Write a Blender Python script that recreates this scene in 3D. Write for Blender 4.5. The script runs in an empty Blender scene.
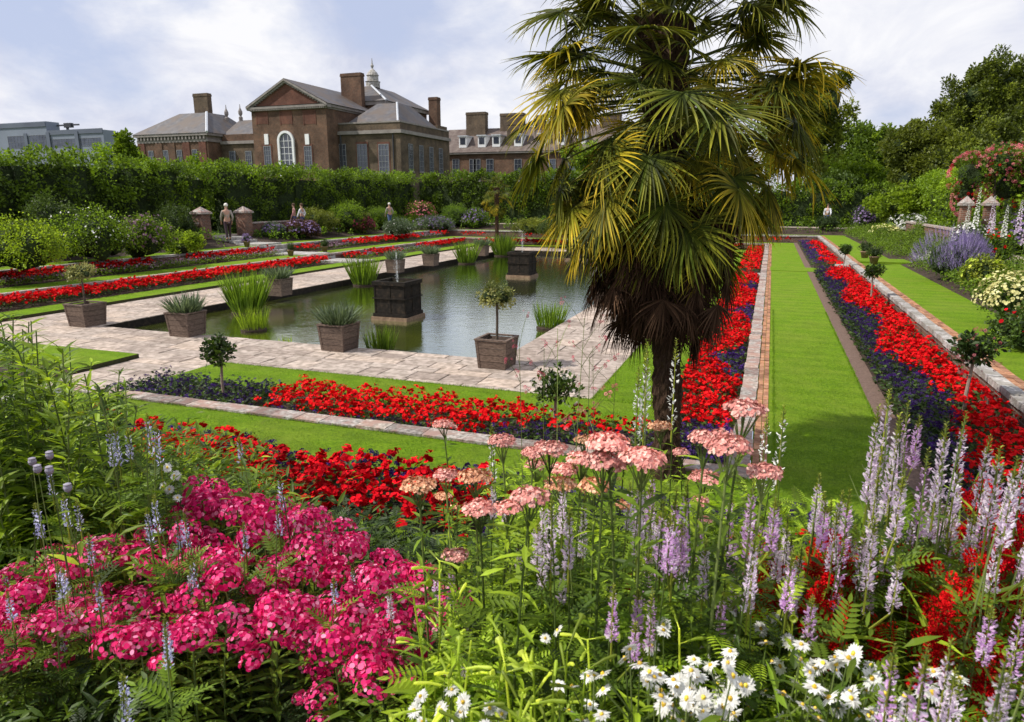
import bpy, bmesh, math, random
import numpy as np
from math import sin, cos, pi, radians, sqrt, atan2
random.seed(7); R = np.random.default_rng(11)
scene = bpy.context.scene
COL = scene.collection

# ------------------------------------------------------------------ camera model
FPX = 690.0; TH = radians(13.21); YAW = radians(20.2); H = 3.2
def ray(px, py):
    u = (px-512)/FPX; v = (361-py)/FPX
    fw = cos(TH)+v*sin(TH); up = -sin(TH)+v*cos(TH); c, s = cos(YAW), sin(YAW)
    return np.array([u*c-fw*s, u*s+fw*c, up])
def atz(px, py, z): r = ray(px, py); t = (z-H)/r[2]; return np.array([r[0]*t, r[1]*t, z])
def aty(px, py, Y): r = ray(px, py); t = Y/r[1]; return np.array([r[0]*t, Y, H+r[2]*t])
def atd(px, py, D): r = ray(px, py)*D; return np.array([r[0], r[1], H+r[2]])
CAMP = np.array([0, 0, H])

# ------------------------------------------------------------------ geometry kit
class Geo:
    """collects polygons; builds ONE mesh"""
    def __init__(s): s.V=[]; s.L=[]; s.S=[]; s.M=[]; s.T=[]; s.R=[]; s.n=0
    def raw(s, V, L, S, M, T, Rn):
        s.V.append(V); s.L.append(L+s.n); s.S.append(S); s.M.append(M); s.T.append(T); s.R.append(Rn); s.n += len(V)
    def poly(s, verts, faces, mat=0, tip=0.0, rnd=0.5):
        V = np.array(verts, float).reshape(-1, 3)
        L = np.array([i for f in faces for i in f], int); S = np.array([len(f) for f in faces], int)
        T = np.full(len(V), tip, float) if np.isscalar(tip) else np.array(tip, float)
        s.raw(V, L, S, np.full(len(S), mat, int), T, np.full(len(V), rnd, float)); return s
    def arrays(s):
        return (np.concatenate(s.V), np.concatenate(s.L), np.concatenate(s.S), np.concatenate(s.M), np.concatenate(s.T), np.concatenate(s.R))
    def inst(s, proto, P, M, rnd=None, mat=None):
        """proto: Geo; P (n,3); M (n,3,3) columns = axes"""
        P = np.asarray(P, float); n = len(P)
        if n == 0: return s
        V, L, S, Mt, T, Rn = proto.arrays(); k = len(V)
        W = np.einsum('nij,kj->nki', M, V)+P[:, None, :]
        if rnd is None: rnd = R.random(n)
        Ln = (L[None, :]+(np.arange(n)*k)[:, None]).ravel()
        Mm = np.tile(Mt, n) if mat is None else np.full(len(Mt)*n, mat, int)
        s.raw(W.reshape(-1, 3), Ln, np.tile(S, n), Mm, np.tile(T, n), np.repeat(rnd, k)); return s
    def box(s, a, b, mat=0, rnd=0.5):
        (x0, y0, z0), (x1, y1, z1) = a, b
        v = [(x0,y0,z0),(x1,y0,z0),(x1,y1,z0),(x0,y1,z0),(x0,y0,z1),(x1,y0,z1),(x1,y1,z1),(x0,y1,z1)]
        return s.poly(v, [(0,3,2,1),(4,5,6,7),(0,1,5,4),(1,2,6,5),(2,3,7,6),(3,0,4,7)], mat, 0, rnd)
    def prism(s, outline, z0, z1, mat=0):
        n = len(outline); v = [(x, y, z0) for x, y in outline]+[(x, y, z1) for x, y in outline]
        return s.poly(v, [tuple(range(n-1, -1, -1)), tuple(range(n, 2*n))]+[(i, (i+1) % n, n+(i+1) % n, n+i) for i in range(n)], mat)
    def tube(s, pts, rad, k=8, mat=0, tips=None, rnd=0.5, cap=True):
        pts = np.array(pts, float); n = len(pts)
        if np.isscalar(rad): rad = [rad]*n
        V = []; T = []
        for i in range(n):
            d = pts[min(i+1, n-1)]-pts[max(i-1, 0)]; d /= np.linalg.norm(d)+1e-9
            a = np.cross(d, [0.13, 0.99, 0.05] if abs(d[1]) < .9 else [1, 0, 0]); a /= np.linalg.norm(a); b = np.cross(d, a)
            for j in range(k):
                t = 2*pi*j/k; V.append(pts[i]+rad[i]*(cos(t)*a+sin(t)*b)); T.append(i/(n-1))
        F = [(i*k+j, i*k+(j+1) % k, (i+1)*k+(j+1) % k, (i+1)*k+j) for i in range(n-1) for j in range(k)]
        if cap: F += [tuple(range(k-1, -1, -1)), tuple(range((n-1)*k, n*k))]
        return s.poly(V, F, mat, T, rnd)
    def lathe(s, prof, c=(0, 0, 0), k=12, mat=0):
        V = []; n = len(prof)
        for r, z in prof:
            for j in range(k): t = 2*pi*j/k; V.append((c[0]+r*cos(t), c[1]+r*sin(t), c[2]+z))
        F = [(i*k+j, i*k+(j+1) % k, (i+1)*k+(j+1) % k, (i+1)*k+j) for i in range(n-1) for j in range(k)]
        F += [tuple(range(k-1, -1, -1)), tuple(range((n-1)*k, n*k))]
        return s.poly(V, F, mat)
    def build(s, name, mats, parent=None, smooth=False, loc=None, **tags):
        V, L, S, M, T, Rn = s.arrays()
        me = bpy.data.meshes.new(name)
        me.vertices.add(len(V)); me.vertices.foreach_set('co', V.astype(np.float32).ravel())
        me.loops.add(len(L)); me.loops.foreach_set('vertex_index', L.astype(np.int32))
        me.polygons.add(len(S)); st = np.concatenate([[0], np.cumsum(S)[:-1]])
        me.polygons.foreach_set('loop_start', st.astype(np.int32))
        me.polygons.foreach_set('material_index', M.astype(np.int32))
        me.polygons.foreach_set('use_smooth', np.full(len(S), smooth))
        for nm, a in (('tip', T), ('rnd', Rn)):
            at = me.attributes.new(nm, 'FLOAT', 'POINT'); at.data.foreach_set('value', a.astype(np.float32))
        me.update(calc_edges=True)
        for m in (mats if isinstance(mats, (list, tuple)) else [mats]): me.materials.append(m)
        o = bpy.data.objects.new(name, me); COL.objects.link(o)
        if parent: o.parent = parent
        if loc is not None: o.location = loc
        for k_, v_ in tags.items(): o[k_] = v_
        return o
def thing(name, label, cat, loc=(0, 0, 0), rz=0.0, group=None):
    o = bpy.data.objects.new(name, None); COL.objects.link(o); o.empty_display_size = .1
    o.location = tuple(float(a) for a in loc); o.rotation_euler = (0, 0, rz); o['label'] = label; o['category'] = cat
    if group: o['group'] = group
    return o
def copy_part(c, parent, loc=None, scale=None, rot=None):
    d = c.copy(); COL.objects.link(d); d.parent = parent
    if loc is not None: d.location = loc
    if scale is not None: d.scale = scale
    if rot is not None: d.rotation_euler = rot
    return d
def dup(root, loc, rz=0.0, sc=1.0, label=None, group=None):
    r = root.copy(); COL.objects.link(r); r.location = tuple(float(a) for a in loc); r.rotation_euler = (0, 0, rz); r.scale = (sc,)*3
    if label: r['label'] = label
    if group: r['group'] = group
    for ch in list(root.children):
        c = copy_part(ch, r)
        for g_ in list(ch.children): copy_part(g_, c)
    return r
def norm(a): return a/(np.linalg.norm(a, axis=-1, keepdims=True)+1e-9)
def frames(D, scale=1.0, up=None, jitter=0.6):
    """rotation matrices whose x axis is D; z axis near up (+jitter)"""
    D = norm(np.asarray(D, float)); n = len(D)
    U = np.tile([0, 0, 1.0], (n, 1)) if up is None else np.broadcast_to(np.asarray(up, float), (n, 3)).copy()
    U = U+R.normal(0, jitter, (n, 3)); Yv = norm(np.cross(U, D)); Z = np.cross(D, Yv)
    M = np.stack([D, Yv, Z], axis=2); sc = np.broadcast_to(np.asarray(scale, float), (n,)) if np.ndim(scale) <= 1 else scale
    return M*sc[:, None, None]
def rotz(a, sc=1.0):
    a = np.asarray(a, float); n = len(a); M = np.zeros((n, 3, 3)); M[:, 0, 0] = np.cos(a); M[:, 0, 1] = -np.sin(a); M[:, 1, 0] = np.sin(a); M[:, 1, 1] = np.cos(a); M[:, 2, 2] = 1
    return M*np.broadcast_to(np.asarray(sc, float), (n,))[:, None, None]
def rdir(n): return norm(R.normal(0, 1, (n, 3)))

# ------------------------------------------------------------------ prototypes
def leaf(L=1., W=.3, droop=.15, fold=.1, mat=0):
    t = [0, .3, .65, 1]; w = [.06, 1, .75, 0]
    V = []; T = []
    for ti, wi in zip(t, w):
        z = -droop*L*ti*ti
        V += [(L*ti, -W/2*wi, z+fold*W*wi), (L*ti, 0, z), (L*ti, W/2*wi, z+fold*W*wi)]; T += [ti]*3
    F = []
    for i in range(3):
        a = 3*i; F += [(a, a+3, a+4, a+1), (a+1, a+4, a+5, a+2)]
    return Geo().poly(V, F, mat, T)
def card(L=1., W=.6, mat=0):     # cheap leaf: 2 triangles folded on the rib
    return Geo().poly([(0,0,0),(.5*L,-W/2,.08*L),(L,0,-.08*L),(.5*L,W/2,.08*L)], [(0,1,2),(0,2,3)], mat, [0,.5,1,.5])
def floret(n=5, r=1., w=.75, cup=.15, mat=0, cmat=None):
    g = Geo()
    for i in range(n):
        a = 2*pi*i/n; c, s_ = cos(a), sin(a)
        def P(x, y, z): return (x*c-y*s_, x*s_+y*c, z)
        ww = r*w*sin(pi/n)*1.3
        g.poly([P(0,0,0), P(.6*r,-ww,cup*r*.7), P(r,-ww*.45,cup*r), P(r,ww*.45,cup*r), P(.6*r,ww,cup*r*.7)], [(0,1,2,3,4)], mat, [0,.6,1,1,.6])
    if cmat is not None:
        g.poly([(.22*r*cos(2*pi*i/6), .22*r*sin(2*pi*i/6), .1*r) for i in range(6)]+[(0,0,.2*r)], [(i,(i+1)%6,6) for i in range(6)], cmat, .0)
    return g

# ------------------------------------------------------------------ materials
def newmat(name):
    m = bpy.data.materials.new(name); m.use_nodes = True; nt = m.node_tree; nt.nodes.clear()
    out = nt.nodes.new('ShaderNodeOutputMaterial'); return m, nt, out
class NT:
    def __init__(s, nt): s.nt = nt
    def n(s, t, ins=None, **kw):
        nd = s.nt.nodes.new(t)
        for k, v in kw.items(): setattr(nd, k, v)
        for k, v in (ins or {}).items():
            if isinstance(v, bpy.types.NodeSocket): s.nt.links.new(v, nd.inputs[k])
            else: nd.inputs[k].default_value = v
        return nd
    def ramp(s, fac, stops, interp='LINEAR'):
        nd = s.nt.nodes.new('ShaderNodeValToRGB'); cr = nd.color_ramp; cr.interpolation = interp
        while len(cr.elements) < len(stops): cr.elements.new(.5)
        for e, (p, c) in zip(cr.elements, stops): e.position = p; e.color = (*c, 1)
        s.nt.links.new(fac, nd.inputs[0]); return nd.outputs[0]
    def mix(s, f, a, b, blend='MIX'):
        nd = s.nt.nodes.new('ShaderNodeMix'); nd.data_type = 'RGBA'; nd.blend_type = blend
        for i, v in ((0, f), (6, a), (7, b)):
            if isinstance(v, bpy.types.NodeSocket): s.nt.links.new(v, nd.inputs[i])
            elif i == 0: nd.inputs[0].default_value = v
            else: nd.inputs[i].default_value = (*v, 1) if len(v) == 3 else v
        return nd.outputs[2]
    def math(s, op, a, b=0.0, clamp=False):
        nd = s.nt.nodes.new('ShaderNodeMath'); nd.operation = op; nd.use_clamp = clamp
        for i, v in ((0, a), (1, b)):
            if isinstance(v, bpy.types.NodeSocket): s.nt.links.new(v, nd.inputs[i])
            else: nd.inputs[i].default_value = v
        return nd.outputs[0]
    def noise(s, scale, detail=3, rough=.55, vec=None, dist=0.0):
        nd = s.n('ShaderNodeTexNoise', {'Scale': scale, 'Detail': detail, 'Roughness': rough, 'Distortion': dist})
        if vec is not None: s.nt.links.new(vec, nd.inputs['Vector'])
        return nd
    def attr(s, name): return s.n('ShaderNodeAttribute', attribute_name=name).outputs['Fac']
    def objco(s): return s.n('ShaderNodeTexCoord').outputs['Object']
    def geo(s): return s.n('ShaderNodeNewGeometry').outputs['Position']
def plant_mat(name, base, alt, tip=None, tipw=0.5, trans=.3, rough=.5, spread=None, spec=.35, seg=0):
    """colour from per-piece random (attribute) + per-object random, tip tint; part translucent"""
    m, nt, out = newmat(name); k = NT(nt)
    ra = k.attr('rnd'); ob = k.n('ShaderNodeObjectInfo').outputs['Random']
    f = k.math('FRACT', k.math('ADD', ra, k.math('MULTIPLY', ob, 7.3)))
    dark = tuple(c*(.45 if base[1] > base[0]*1.05 else .74) for c in base)
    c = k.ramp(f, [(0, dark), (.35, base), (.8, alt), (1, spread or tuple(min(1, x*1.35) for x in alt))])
    if tip is not None:
        t = k.math('MULTIPLY', k.attr('tip'), tipw, True)
        if seg: t = k.math('MULTIPLY', k.math('POWER', k.attr('tip'), 1.4), k.math('MULTIPLY', ra, seg), True); c = k.mix(t, c, tip)
    c = k.mix(.8, c, k.ramp(k.math('FRACT', k.math('MULTIPLY', ob, 3.7)), [(0, (.78,.77,.78)), (.5, (1,1,1)), (1, (1.2,1.2,1.2))]), 'MULTIPLY')
    nz = k.noise(3.0, 2, vec=k.geo()); c = k.mix(.55, c, k.mix(nz.outputs['Fac'], (0.35,)*3, (1.5,)*3), 'MULTIPLY')
    p = k.n('ShaderNodeBsdfPrincipled', {'Base Color': c, 'Roughness': rough, 'Specular IOR Level': spec})
    tr = k.n('ShaderNodeBsdfTranslucent', {'Color': k.mix(.5, c, (1.6, 1.5, .6), 'MULTIPLY') if base[1] > base[0] else c})
    mx = k.n('ShaderNodeMixShader', {0: trans, 1: p.outputs[0], 2: tr.outputs[0]})
    nt.links.new(mx.outputs[0], out.inputs[0]); return m
def surf_mat(name, stops, scale=5., detail=5, rough=.8, bump=.3, bscale=None, spec=.3, tint=None, big=None, metallic=0.0, bdist=.02):
    m, nt, out = newmat(name); k = NT(nt); co = k.geo()
    nz = k.noise(scale, detail, .6, co); c = k.ramp(nz.outputs['Fac'], stops)
    if big: nb = k.noise(big[0], 3, .5, co); c = k.mix(k.ramp(nb.outputs['Fac'], [(.4, (0,0,0)), (.62, (1,1,1))]), c, big[1])
    if tint: c = k.mix(tint, c, k.ramp(k.attr('rnd'), [(0, (.55,.5,.48)), (.5, (1,1,1)), (1, (1.25,1.15,1.05))]), 'MULTIPLY')
    nb2 = k.noise(bscale or scale*4, 4, .6, co)
    bp = k.n('ShaderNodeBump', {'Strength': bump, 'Distance': bdist, 'Height': nb2.outputs['Fac']})
    p = k.n('ShaderNodeBsdfPrincipled', {'Base Color': c, 'Roughness': rough, 'Specular IOR Level': spec, 'Metallic': metallic, 'Normal': bp.outputs[0]})
    nt.links.new(p.outputs[0], out.inputs[0]); return m
def brick_mat(name, c1, c2, mortar, scale=1.0, dark=.5, bw=.225, bh=.075):
    m, nt, out = newmat(name); k = NT(nt); co = k.geo()
    sep = k.n('ShaderNodeSeparateXYZ', {0: co}); xy = k.math('ADD', sep.outputs[0], sep.outputs[1])
    vec = k.n('ShaderNodeCombineXYZ', {0: xy, 1: sep.outputs[2]}).outputs[0]
    b = k.n('ShaderNodeTexBrick', {'Vector': vec, 'Color1': (*c1, 1), 'Color2': (*c2, 1), 'Mortar': (*mortar, 1), 'Scale': scale, 'Mortar Size': .008, 'Brick Width': bw, 'Row Height': bh})
    nz = k.noise(.55, 7, .72, co); c = k.mix(min(1, dark+.25), b.outputs[0], k.ramp(nz.outputs['Fac'], [(.32, (.4,.38,.4)), (.5, (.95,.95,.95)), (.66, (1.6,1.5,1.4))]), 'MULTIPLY')
    bp = k.n('ShaderNodeBump', {'Strength': .4, 'Distance': .01, 'Height': b.outputs['Fac']}); bp.invert = True
    p = k.n('ShaderNodeBsdfPrincipled', {'Base Color': c, 'Roughness': .9, 'Specular IOR Level': .15, 'Normal': bp.outputs[0]})
    nt.links.new(p.outputs[0], out.inputs[0]); return m
M = {}
G = lambda *a: tuple(a)
M['lawn'] = surf_mat('lawn', [(.25, (.11,.18,.004)), (.5, (.17,.26,.006)), (.75, (.23,.32,.010))], 14, 6, .8, .6, 160, .12, big=(.55, (.135,.20,.005)), bdist=.02)
def lawn_mat():
    m, nt, out = newmat('lawn'); k = NT(nt); co = k.geo()
    nz = k.noise(26, 8, .7, co); c = k.ramp(nz.outputs['Fac'], [(.3, (.06,.125,.005)), (.5, (.13,.235,.007)), (.7, (.21,.33,.014))])
    n2 = k.noise(1.1, 5, .6, co); c = k.mix(k.ramp(n2.outputs['Fac'], [(.42, (0,)*3), (.66, (.5,)*3)]), c, (.20,.25,.03))
    n4 = k.noise(3.7, 4, .6, co); c = k.mix(k.ramp(n4.outputs['Fac'], [(.5, (0,)*3), (.7, (.5,)*3)]), c, (.085,.15,.008))
    sep = k.n('ShaderNodeSeparateXYZ', {0: co}); w_ = k.n('ShaderNodeTexWave', {'Vector': k.n('ShaderNodeCombineXYZ', {0: sep.outputs[1]}).outputs[0], 'Scale': .55, 'Distortion': .6, 'Detail': 2})
    c = k.mix(.16, c, k.ramp(w_.outputs['Fac'], [(.35, (.55,.6,.5)), (.65, (1.25,1.2,1.2))]), 'MULTIPLY')
    bp = k.n('ShaderNodeBump', {'Strength': .8, 'Distance': .02, 'Height': k.noise(170, 4, .7, co).outputs['Fac']})
    p = k.n('ShaderNodeBsdfPrincipled', {'Base Color': c, 'Roughness': .85, 'Specular IOR Level': .1, 'Normal': bp.outputs[0]}); nt.links.new(p.outputs[0], out.inputs[0]); return m
M['lawn'] = lawn_mat()
M['lawn_edge'] = surf_mat('lawn_edge', [(.3, (.02,.025,.008)), (.7, (.06,.055,.02))], 20)
M['soil'] = surf_mat('soil', [(.3, (.025,.017,.012)), (.7, (.075,.05,.035))], 18, 6, .95, .8, 60)
M['soil_path'] = surf_mat('soil_path', [(.3, (.10,.065,.05)), (.7, (.2,.13,.10))], 30, 6, .95, .6, 90)
M['ground'] = surf_mat('ground', [(.3, (.05,.09,.015)), (.7, (.09,.14,.02))], .4, 6)
M['flag'] = surf_mat('flagstone', [(.25, (.30,.245,.21)), (.5, (.48,.40,.345)), (.75, (.60,.515,.45))], 2.3, 9, .8, .6, 25, .2, tint=.55, big=(7, (.29,.24,.20)))
M['joint'] = surf_mat('joint', [(.3, (.07,.07,.04)), (.7, (.13,.115,.07))], 12)
M['stone'] = surf_mat('coping_stone', [(.3, (.10,.085,.075)), (.5, (.36,.33,.30)), (.68, (.6,.56,.52))], 16, 9, .85, 1, 45, .25, tint=.8, big=(6, (.33,.22,.19)))
M['white_stone'] = surf_mat('pale_stone', [(.3, (.16,.15,.145)), (.48, (.42,.40,.385)), (.68, (.62,.60,.575))], 19, 9, .85, .9, 45, .2, tint=.5, big=(3.5, (.27,.25,.22)))
M['brick_edge'] = surf_mat('brick_edging', [(.3, (.22,.10,.055)), (.5, (.36,.18,.10)), (.7, (.45,.27,.17))], 10, 6, .9, .6, 50, tint=.9)
M['wall_brick'] = brick_mat('old_brick', (.2,.09,.06), (.12,.065,.05), (.22,.19,.16))
M['pal_brick'] = brick_mat('palace_brick', (.15,.078,.05), (.10,.06,.042), (.14,.11,.085))
M['pal_brick2'] = brick_mat('palace_brown_brick', (.125,.088,.058), (.088,.064,.046), (.13,.11,.085))
M['pal_red'] = brick_mat('palace_red_brick', (.15,.06,.042), (.115,.048,.036), (.14,.09,.07), dark=.3)
M['slate'] = surf_mat('slate_roof', [(.3, (.055,.052,.06)), (.55, (.10,.095,.10)), (.8, (.17,.15,.145))], 1.3, 8, .6, .3, 8, .4, big=(.5, (.11,.085,.07)))
M['tile'] = surf_mat('tile_roof', [(.3, (.08,.055,.05)), (.6, (.15,.12,.105)), (.8, (.23,.2,.175))], 1.1, 8, .8, .4, 8)
M['lead'] = surf_mat('lead_flashing', [(.3, (.42,.44,.48)), (.7, (.58,.6,.64))], 2)
M['cornice'] = surf_mat('painted_cornice', [(.3, (.19,.165,.155)), (.7, (.30,.27,.25))], 1.5)
M['glass'] = surf_mat('window_glass', [(.3, (.02,.025,.035)), (.7, (.08,.09,.12))], .4, rough=.08, bump=0.02, spec=.9)
M['sash'] = surf_mat('weathered_sash_paint', [(.3, (.17,.18,.2)), (.7, (.26,.27,.28))], 3)
M['white'] = surf_mat('white_paint', [(.3, (.68,.68,.7)), (.7, (.8,.8,.8))], 3)
M['greycl'] = surf_mat('grey_cladding', [(.3, (.17,.19,.24)), (.7, (.22,.25,.31))], .1, 3, .5)
M['greydark'] = surf_mat('dark_grey_band', [(.3, (.09,.10,.14)), (.7, (.13,.15,.19))], .1, 3, .5)
M['cist'] = surf_mat('blackened_lead', [(.3, (.010,.009,.008)), (.55, (.024,.019,.015)), (.8, (.07,.046,.03))], 9, 7, .8, .8, 40, .12)
M['plinth'] = surf_mat('wet_stone', [(.3, (.13,.08,.05)), (.7, (.28,.19,.12))], 8)
M['metal'] = surf_mat('dark_metal', [(.3, (.03,.03,.035)), (.7, (.06,.06,.07))], 5, rough=.5)
M['bench'] = surf_mat('weathered_oak', [(.3, (.23,.22,.24)), (.7, (.36,.34,.36))], 8)
def wood_mat():
    m, nt, out = newmat('planter_oak'); k = NT(nt); co = k.geo(); sep = k.n('ShaderNodeSeparateXYZ', {0: co})
    v = k.n('ShaderNodeCombineXYZ', {0: k.math('MULTIPLY', sep.outputs[0], 14), 1: k.math('MULTIPLY', sep.outputs[1], 14), 2: k.math('MULTIPLY', sep.outputs[2], 40)}).outputs[0]
    nz = k.noise(1, 5, .6, v); c = k.ramp(nz.outputs['Fac'], [(.3, (.06,.04,.03)), (.55, (.15,.105,.08)), (.8, (.24,.18,.14))])
    c = k.mix(.6, c, k.ramp(k.attr('rnd'), [(0, (.6,.55,.55)), (1, (1.2,1.15,1.1))]), 'MULTIPLY')
    bp = k.n('ShaderNodeBump', {'Strength': .5, 'Distance': .01, 'Height': nz.outputs['Fac']})
    p = k.n('ShaderNodeBsdfPrincipled', {'Base Color': c, 'Roughness': .8, 'Normal': bp.outputs[0]}); nt.links.new(p.outputs[0], out.inputs[0]); return m
M['wood'] = wood_mat()
def water_mat():
    m, nt, out = newmat('pond_water'); k = NT(nt); co = k.geo()
    mp = k.n('ShaderNodeMapping', {0: co, 3: (1., 1.6, 1)}).outputs[0]
    n1 = k.noise(2.6, 4, .6, mp, .6); n2 = k.noise(11, 3, .6, mp, .3)
    h = k.math('ADD', k.math('MULTIPLY', n1.outputs['Fac'], .7), k.math('MULTIPLY', n2.outputs['Fac'], .3))
    bp = k.n('ShaderNodeBump', {'Strength': .075, 'Distance': .1, 'Height': h})
    nb = k.noise(.35, 3, .5, co); c = k.ramp(nb.outputs['Fac'], [(.35, (.055,.075,.006)), (.65, (.10,.12,.010))])
    p = k.n('ShaderNodeBsdfDiffuse', {'Color': c}); gl = k.n('ShaderNodeBsdfGlossy', {'Color': (.92, .95, .95, 1), 'Roughness': .03, 'Normal': bp.outputs[0]})
    lw = k.n('ShaderNodeFresnel', {'IOR': 1.36, 'Normal': bp.outputs[0]}); f = k.math('MULTIPLY', k.math('POWER', lw.outputs[0], .62), 1.45, True)
    mx = k.n('ShaderNodeMixShader', {0: f, 1: p.outputs[0], 2: gl.outputs[0]}); nt.links.new(mx.outputs[0], out.inputs[0]); return m
M['water'] = water_mat()
def spray_mat():
    m, nt, out = newmat('water_spray'); k = NT(nt)
    d = k.n('ShaderNodeBsdfPrincipled', {'Base Color': (.85,.88,.9,1), 'Roughness': .3}); t = k.n('ShaderNodeBsdfTransparent')
    nz = k.noise(14, 4, .7, k.geo()); f = k.ramp(nz.outputs['Fac'], [(.4, (.03,)*3), (.7, (.4,)*3)])
    mx = k.n('ShaderNodeMixShader', {0: f, 1: t.outputs[0], 2: d.outputs[0]}); nt.links.new(mx.outputs[0], out.inputs[0]); return m
M['spray'] = spray_mat()
PM = plant_mat
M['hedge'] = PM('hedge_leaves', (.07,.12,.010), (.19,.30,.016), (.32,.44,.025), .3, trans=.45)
M['hedge_bright'] = PM('bright_hedge_leaves', (.15,.24,.012), (.27,.40,.016), (.34,.46,.03), .3, trans=.4)
M['hedge_dark'] = PM('dark_leaves', (.035,.065,.01), (.085,.135,.018))
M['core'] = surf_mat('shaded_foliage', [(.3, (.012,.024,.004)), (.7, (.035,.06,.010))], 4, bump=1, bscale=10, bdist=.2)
M['tree'] = PM('tree_leaves', (.11,.18,.014), (.22,.31,.022), trans=.45)
M['tree_dark'] = PM('dark_tree_leaves', (.09,.12,.014), (.18,.22,.024), trans=.42)
M['tree_light'] = PM('light_tree_leaves', (.15,.24,.014), (.29,.41,.026), trans=.45)
M['bark'] = surf_mat('bark', [(.3, (.05,.035,.025)), (.7, (.14,.11,.085))], 8, bump=1)
M['stem'] = PM('green_stem', (.10,.15,.03), (.17,.22,.06), trans=.1)
M['leaf'] = PM('mid_leaves', (.085,.155,.012), (.19,.30,.022), (.26,.38,.03), .4, trans=.45)
M['leaf_bright'] = PM('bright_leaves', (.19,.29,.018), (.36,.50,.03), (.5,.6,.06), .4, trans=.5)
M['leaf_dark'] = PM('dark_green_leaves', (.03,.06,.01), (.07,.12,.016), (.10,.16,.02), .3)
M['leaf_grey'] = PM('grey_green_leaves', (.08,.12,.06), (.16,.21,.12))
M['leaf_yellow'] = PM('yellow_green_leaves', (.16,.2,.02), (.3,.33,.04), (.4,.4,.06), .4)
M['leaf_varieg'] = PM('cream_edged_leaves', (.16,.2,.05), (.42,.42,.16), (.55,.55,.26), .4)
M['leaf_bronze'] = PM('bronze_leaves', (.07,.03,.02), (.16,.07,.03))
M['red'] = PM('red_petals', (.55,.004,.006), (.80,.008,.012), trans=.12, rough=.7, spec=.06, spread=(.9,.02,.02))
M['red_deep'] = PM('deep_red_petals', (.42,.003,.008), (.66,.005,.014), trans=.12, rough=.7, spec=.06)
M['pink'] = PM('magenta_petals', (.72,.010,.15), (1,.10,.34), (1,.42,.62), .5, trans=.4, spread=(1,.45,.65), rough=.6, spec=.15)
M['salmon'] = PM('salmon_petals', (.72,.29,.25), (.95,.50,.42), (.98,.66,.52), .4, trans=.2, rough=.6, spec=.15)
M['salmon_o'] = PM('apricot_petals', (.66,.30,.16), (.92,.52,.32), (.95,.66,.38), .4, trans=.2, rough=.6, spec=.15)
M['lilac'] = PM('lilac_petals', (.78,.46,.82), (.95,.70,.95), (1,.9,1), .3, trans=.5, rough=.6, spec=.15)
M['lilac_w'] = PM('pale_lilac_petals', (.84,.68,.86), (.98,.86,.96), trans=.5, rough=.6, spec=.15)
M['lilac_b'] = PM('blue_lilac_petals', (.45,.45,.72), (.68,.68,.88), trans=.3, rough=.6, spec=.15)
M['purple'] = PM('purple_petals', (.03,.008,.08), (.085,.03,.22), trans=.15, rough=.6, spec=.15)
M['lavender'] = PM('lavender_petals', (.19,.13,.29), (.34,.25,.44), trans=.25, rough=.7, spec=.1)
M['mauve'] = PM('mauve_petals', (.20,.11,.15), (.33,.21,.27), trans=.2, rough=.7, spec=.1)
M['pale_stem'] = surf_mat('pale_stem', [(.3, (.22,.15,.12)), (.7, (.36,.27,.22))], 20)
M['whitep'] = PM('white_petals', (.75,.74,.68), (.9,.9,.86), trans=.3, rough=.6, spec=.15, spread=(.95,.95,.92))
M['cream'] = PM('cream_yellow_petals', (.62,.58,.22), (.82,.78,.36), trans=.25, rough=.6, spread=(.9,.88,.5))
M['lime'] = PM('lime_petals', (.42,.56,.05), (.68,.80,.12), (.82,.88,.35), .5, trans=.5, rough=.5)
M['yellow'] = PM('yellow_centre', (.7,.45,.03), (.85,.6,.05), trans=.05)
M['rose'] = PM('rose_pink_petals', (.55,.09,.14), (.75,.25,.28), trans=.2, rough=.6)
M['palm'] = PM('palm_blades', (.026,.045,.006), (.075,.105,.009), (.50,.46,.035), .5, trans=.22, rough=.55, spec=.2, seg=.85)
M['palm_y'] = PM('yellowing_palm_blades', (.08,.10,.008), (.19,.20,.012), (.75,.55,.04), .95, trans=.3, rough=.55, spec=.2, seg=1.9)
M['palm_dead'] = PM('dead_palm_blades', (.045,.024,.014), (.11,.062,.036), (.20,.125,.07), .5, trans=.1, rough=.9, spec=.1)
M['petiole'] = PM('palm_petiole', (.10,.13,.02), (.19,.2,.03), trans=.0)
def fibre():
    m, nt, out = newmat('palm_trunk_fibre'); k = NT(nt); co = k.geo(); mp = k.n('ShaderNodeMapping', {0: co, 3: (45., 45., 7)}).outputs[0]
    nz = k.noise(1, 6, .7, mp); c = k.ramp(nz.outputs['Fac'], [(.3, (.015,.009,.006)), (.55, (.07,.042,.028)), (.8, (.18,.12,.08))])
    bp = k.n('ShaderNodeBump', {'Strength': 1., 'Distance': .03, 'Height': nz.outputs['Fac']})
    p = k.n('ShaderNodeBsdfPrincipled', {'Base Color': c, 'Roughness': .95, 'Specular IOR Level': .1, 'Normal': bp.outputs[0]}); nt.links.new(p.outputs[0], out.inputs[0]); return m
M['fibre'] = fibre()
for nm, c in (('skin', (.5,.3,.22)), ('hair_white', (.75,.72,.66)), ('hair_brown', (.1,.06,.035)), ('cloth_cream', (.36,.32,.28)), ('cloth_dark', (.05,.03,.04)), ('cloth_white', (.75,.76,.8)), ('cloth_blue', (.08,.12,.25)), ('cloth_pink', (.6,.3,.28)), ('shoe', (.03,.025,.02))):
    M[nm] = surf_mat(nm, [(.3, tuple(x*.85 for x in c)), (.7, c)], 9, bump=.1)

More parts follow.
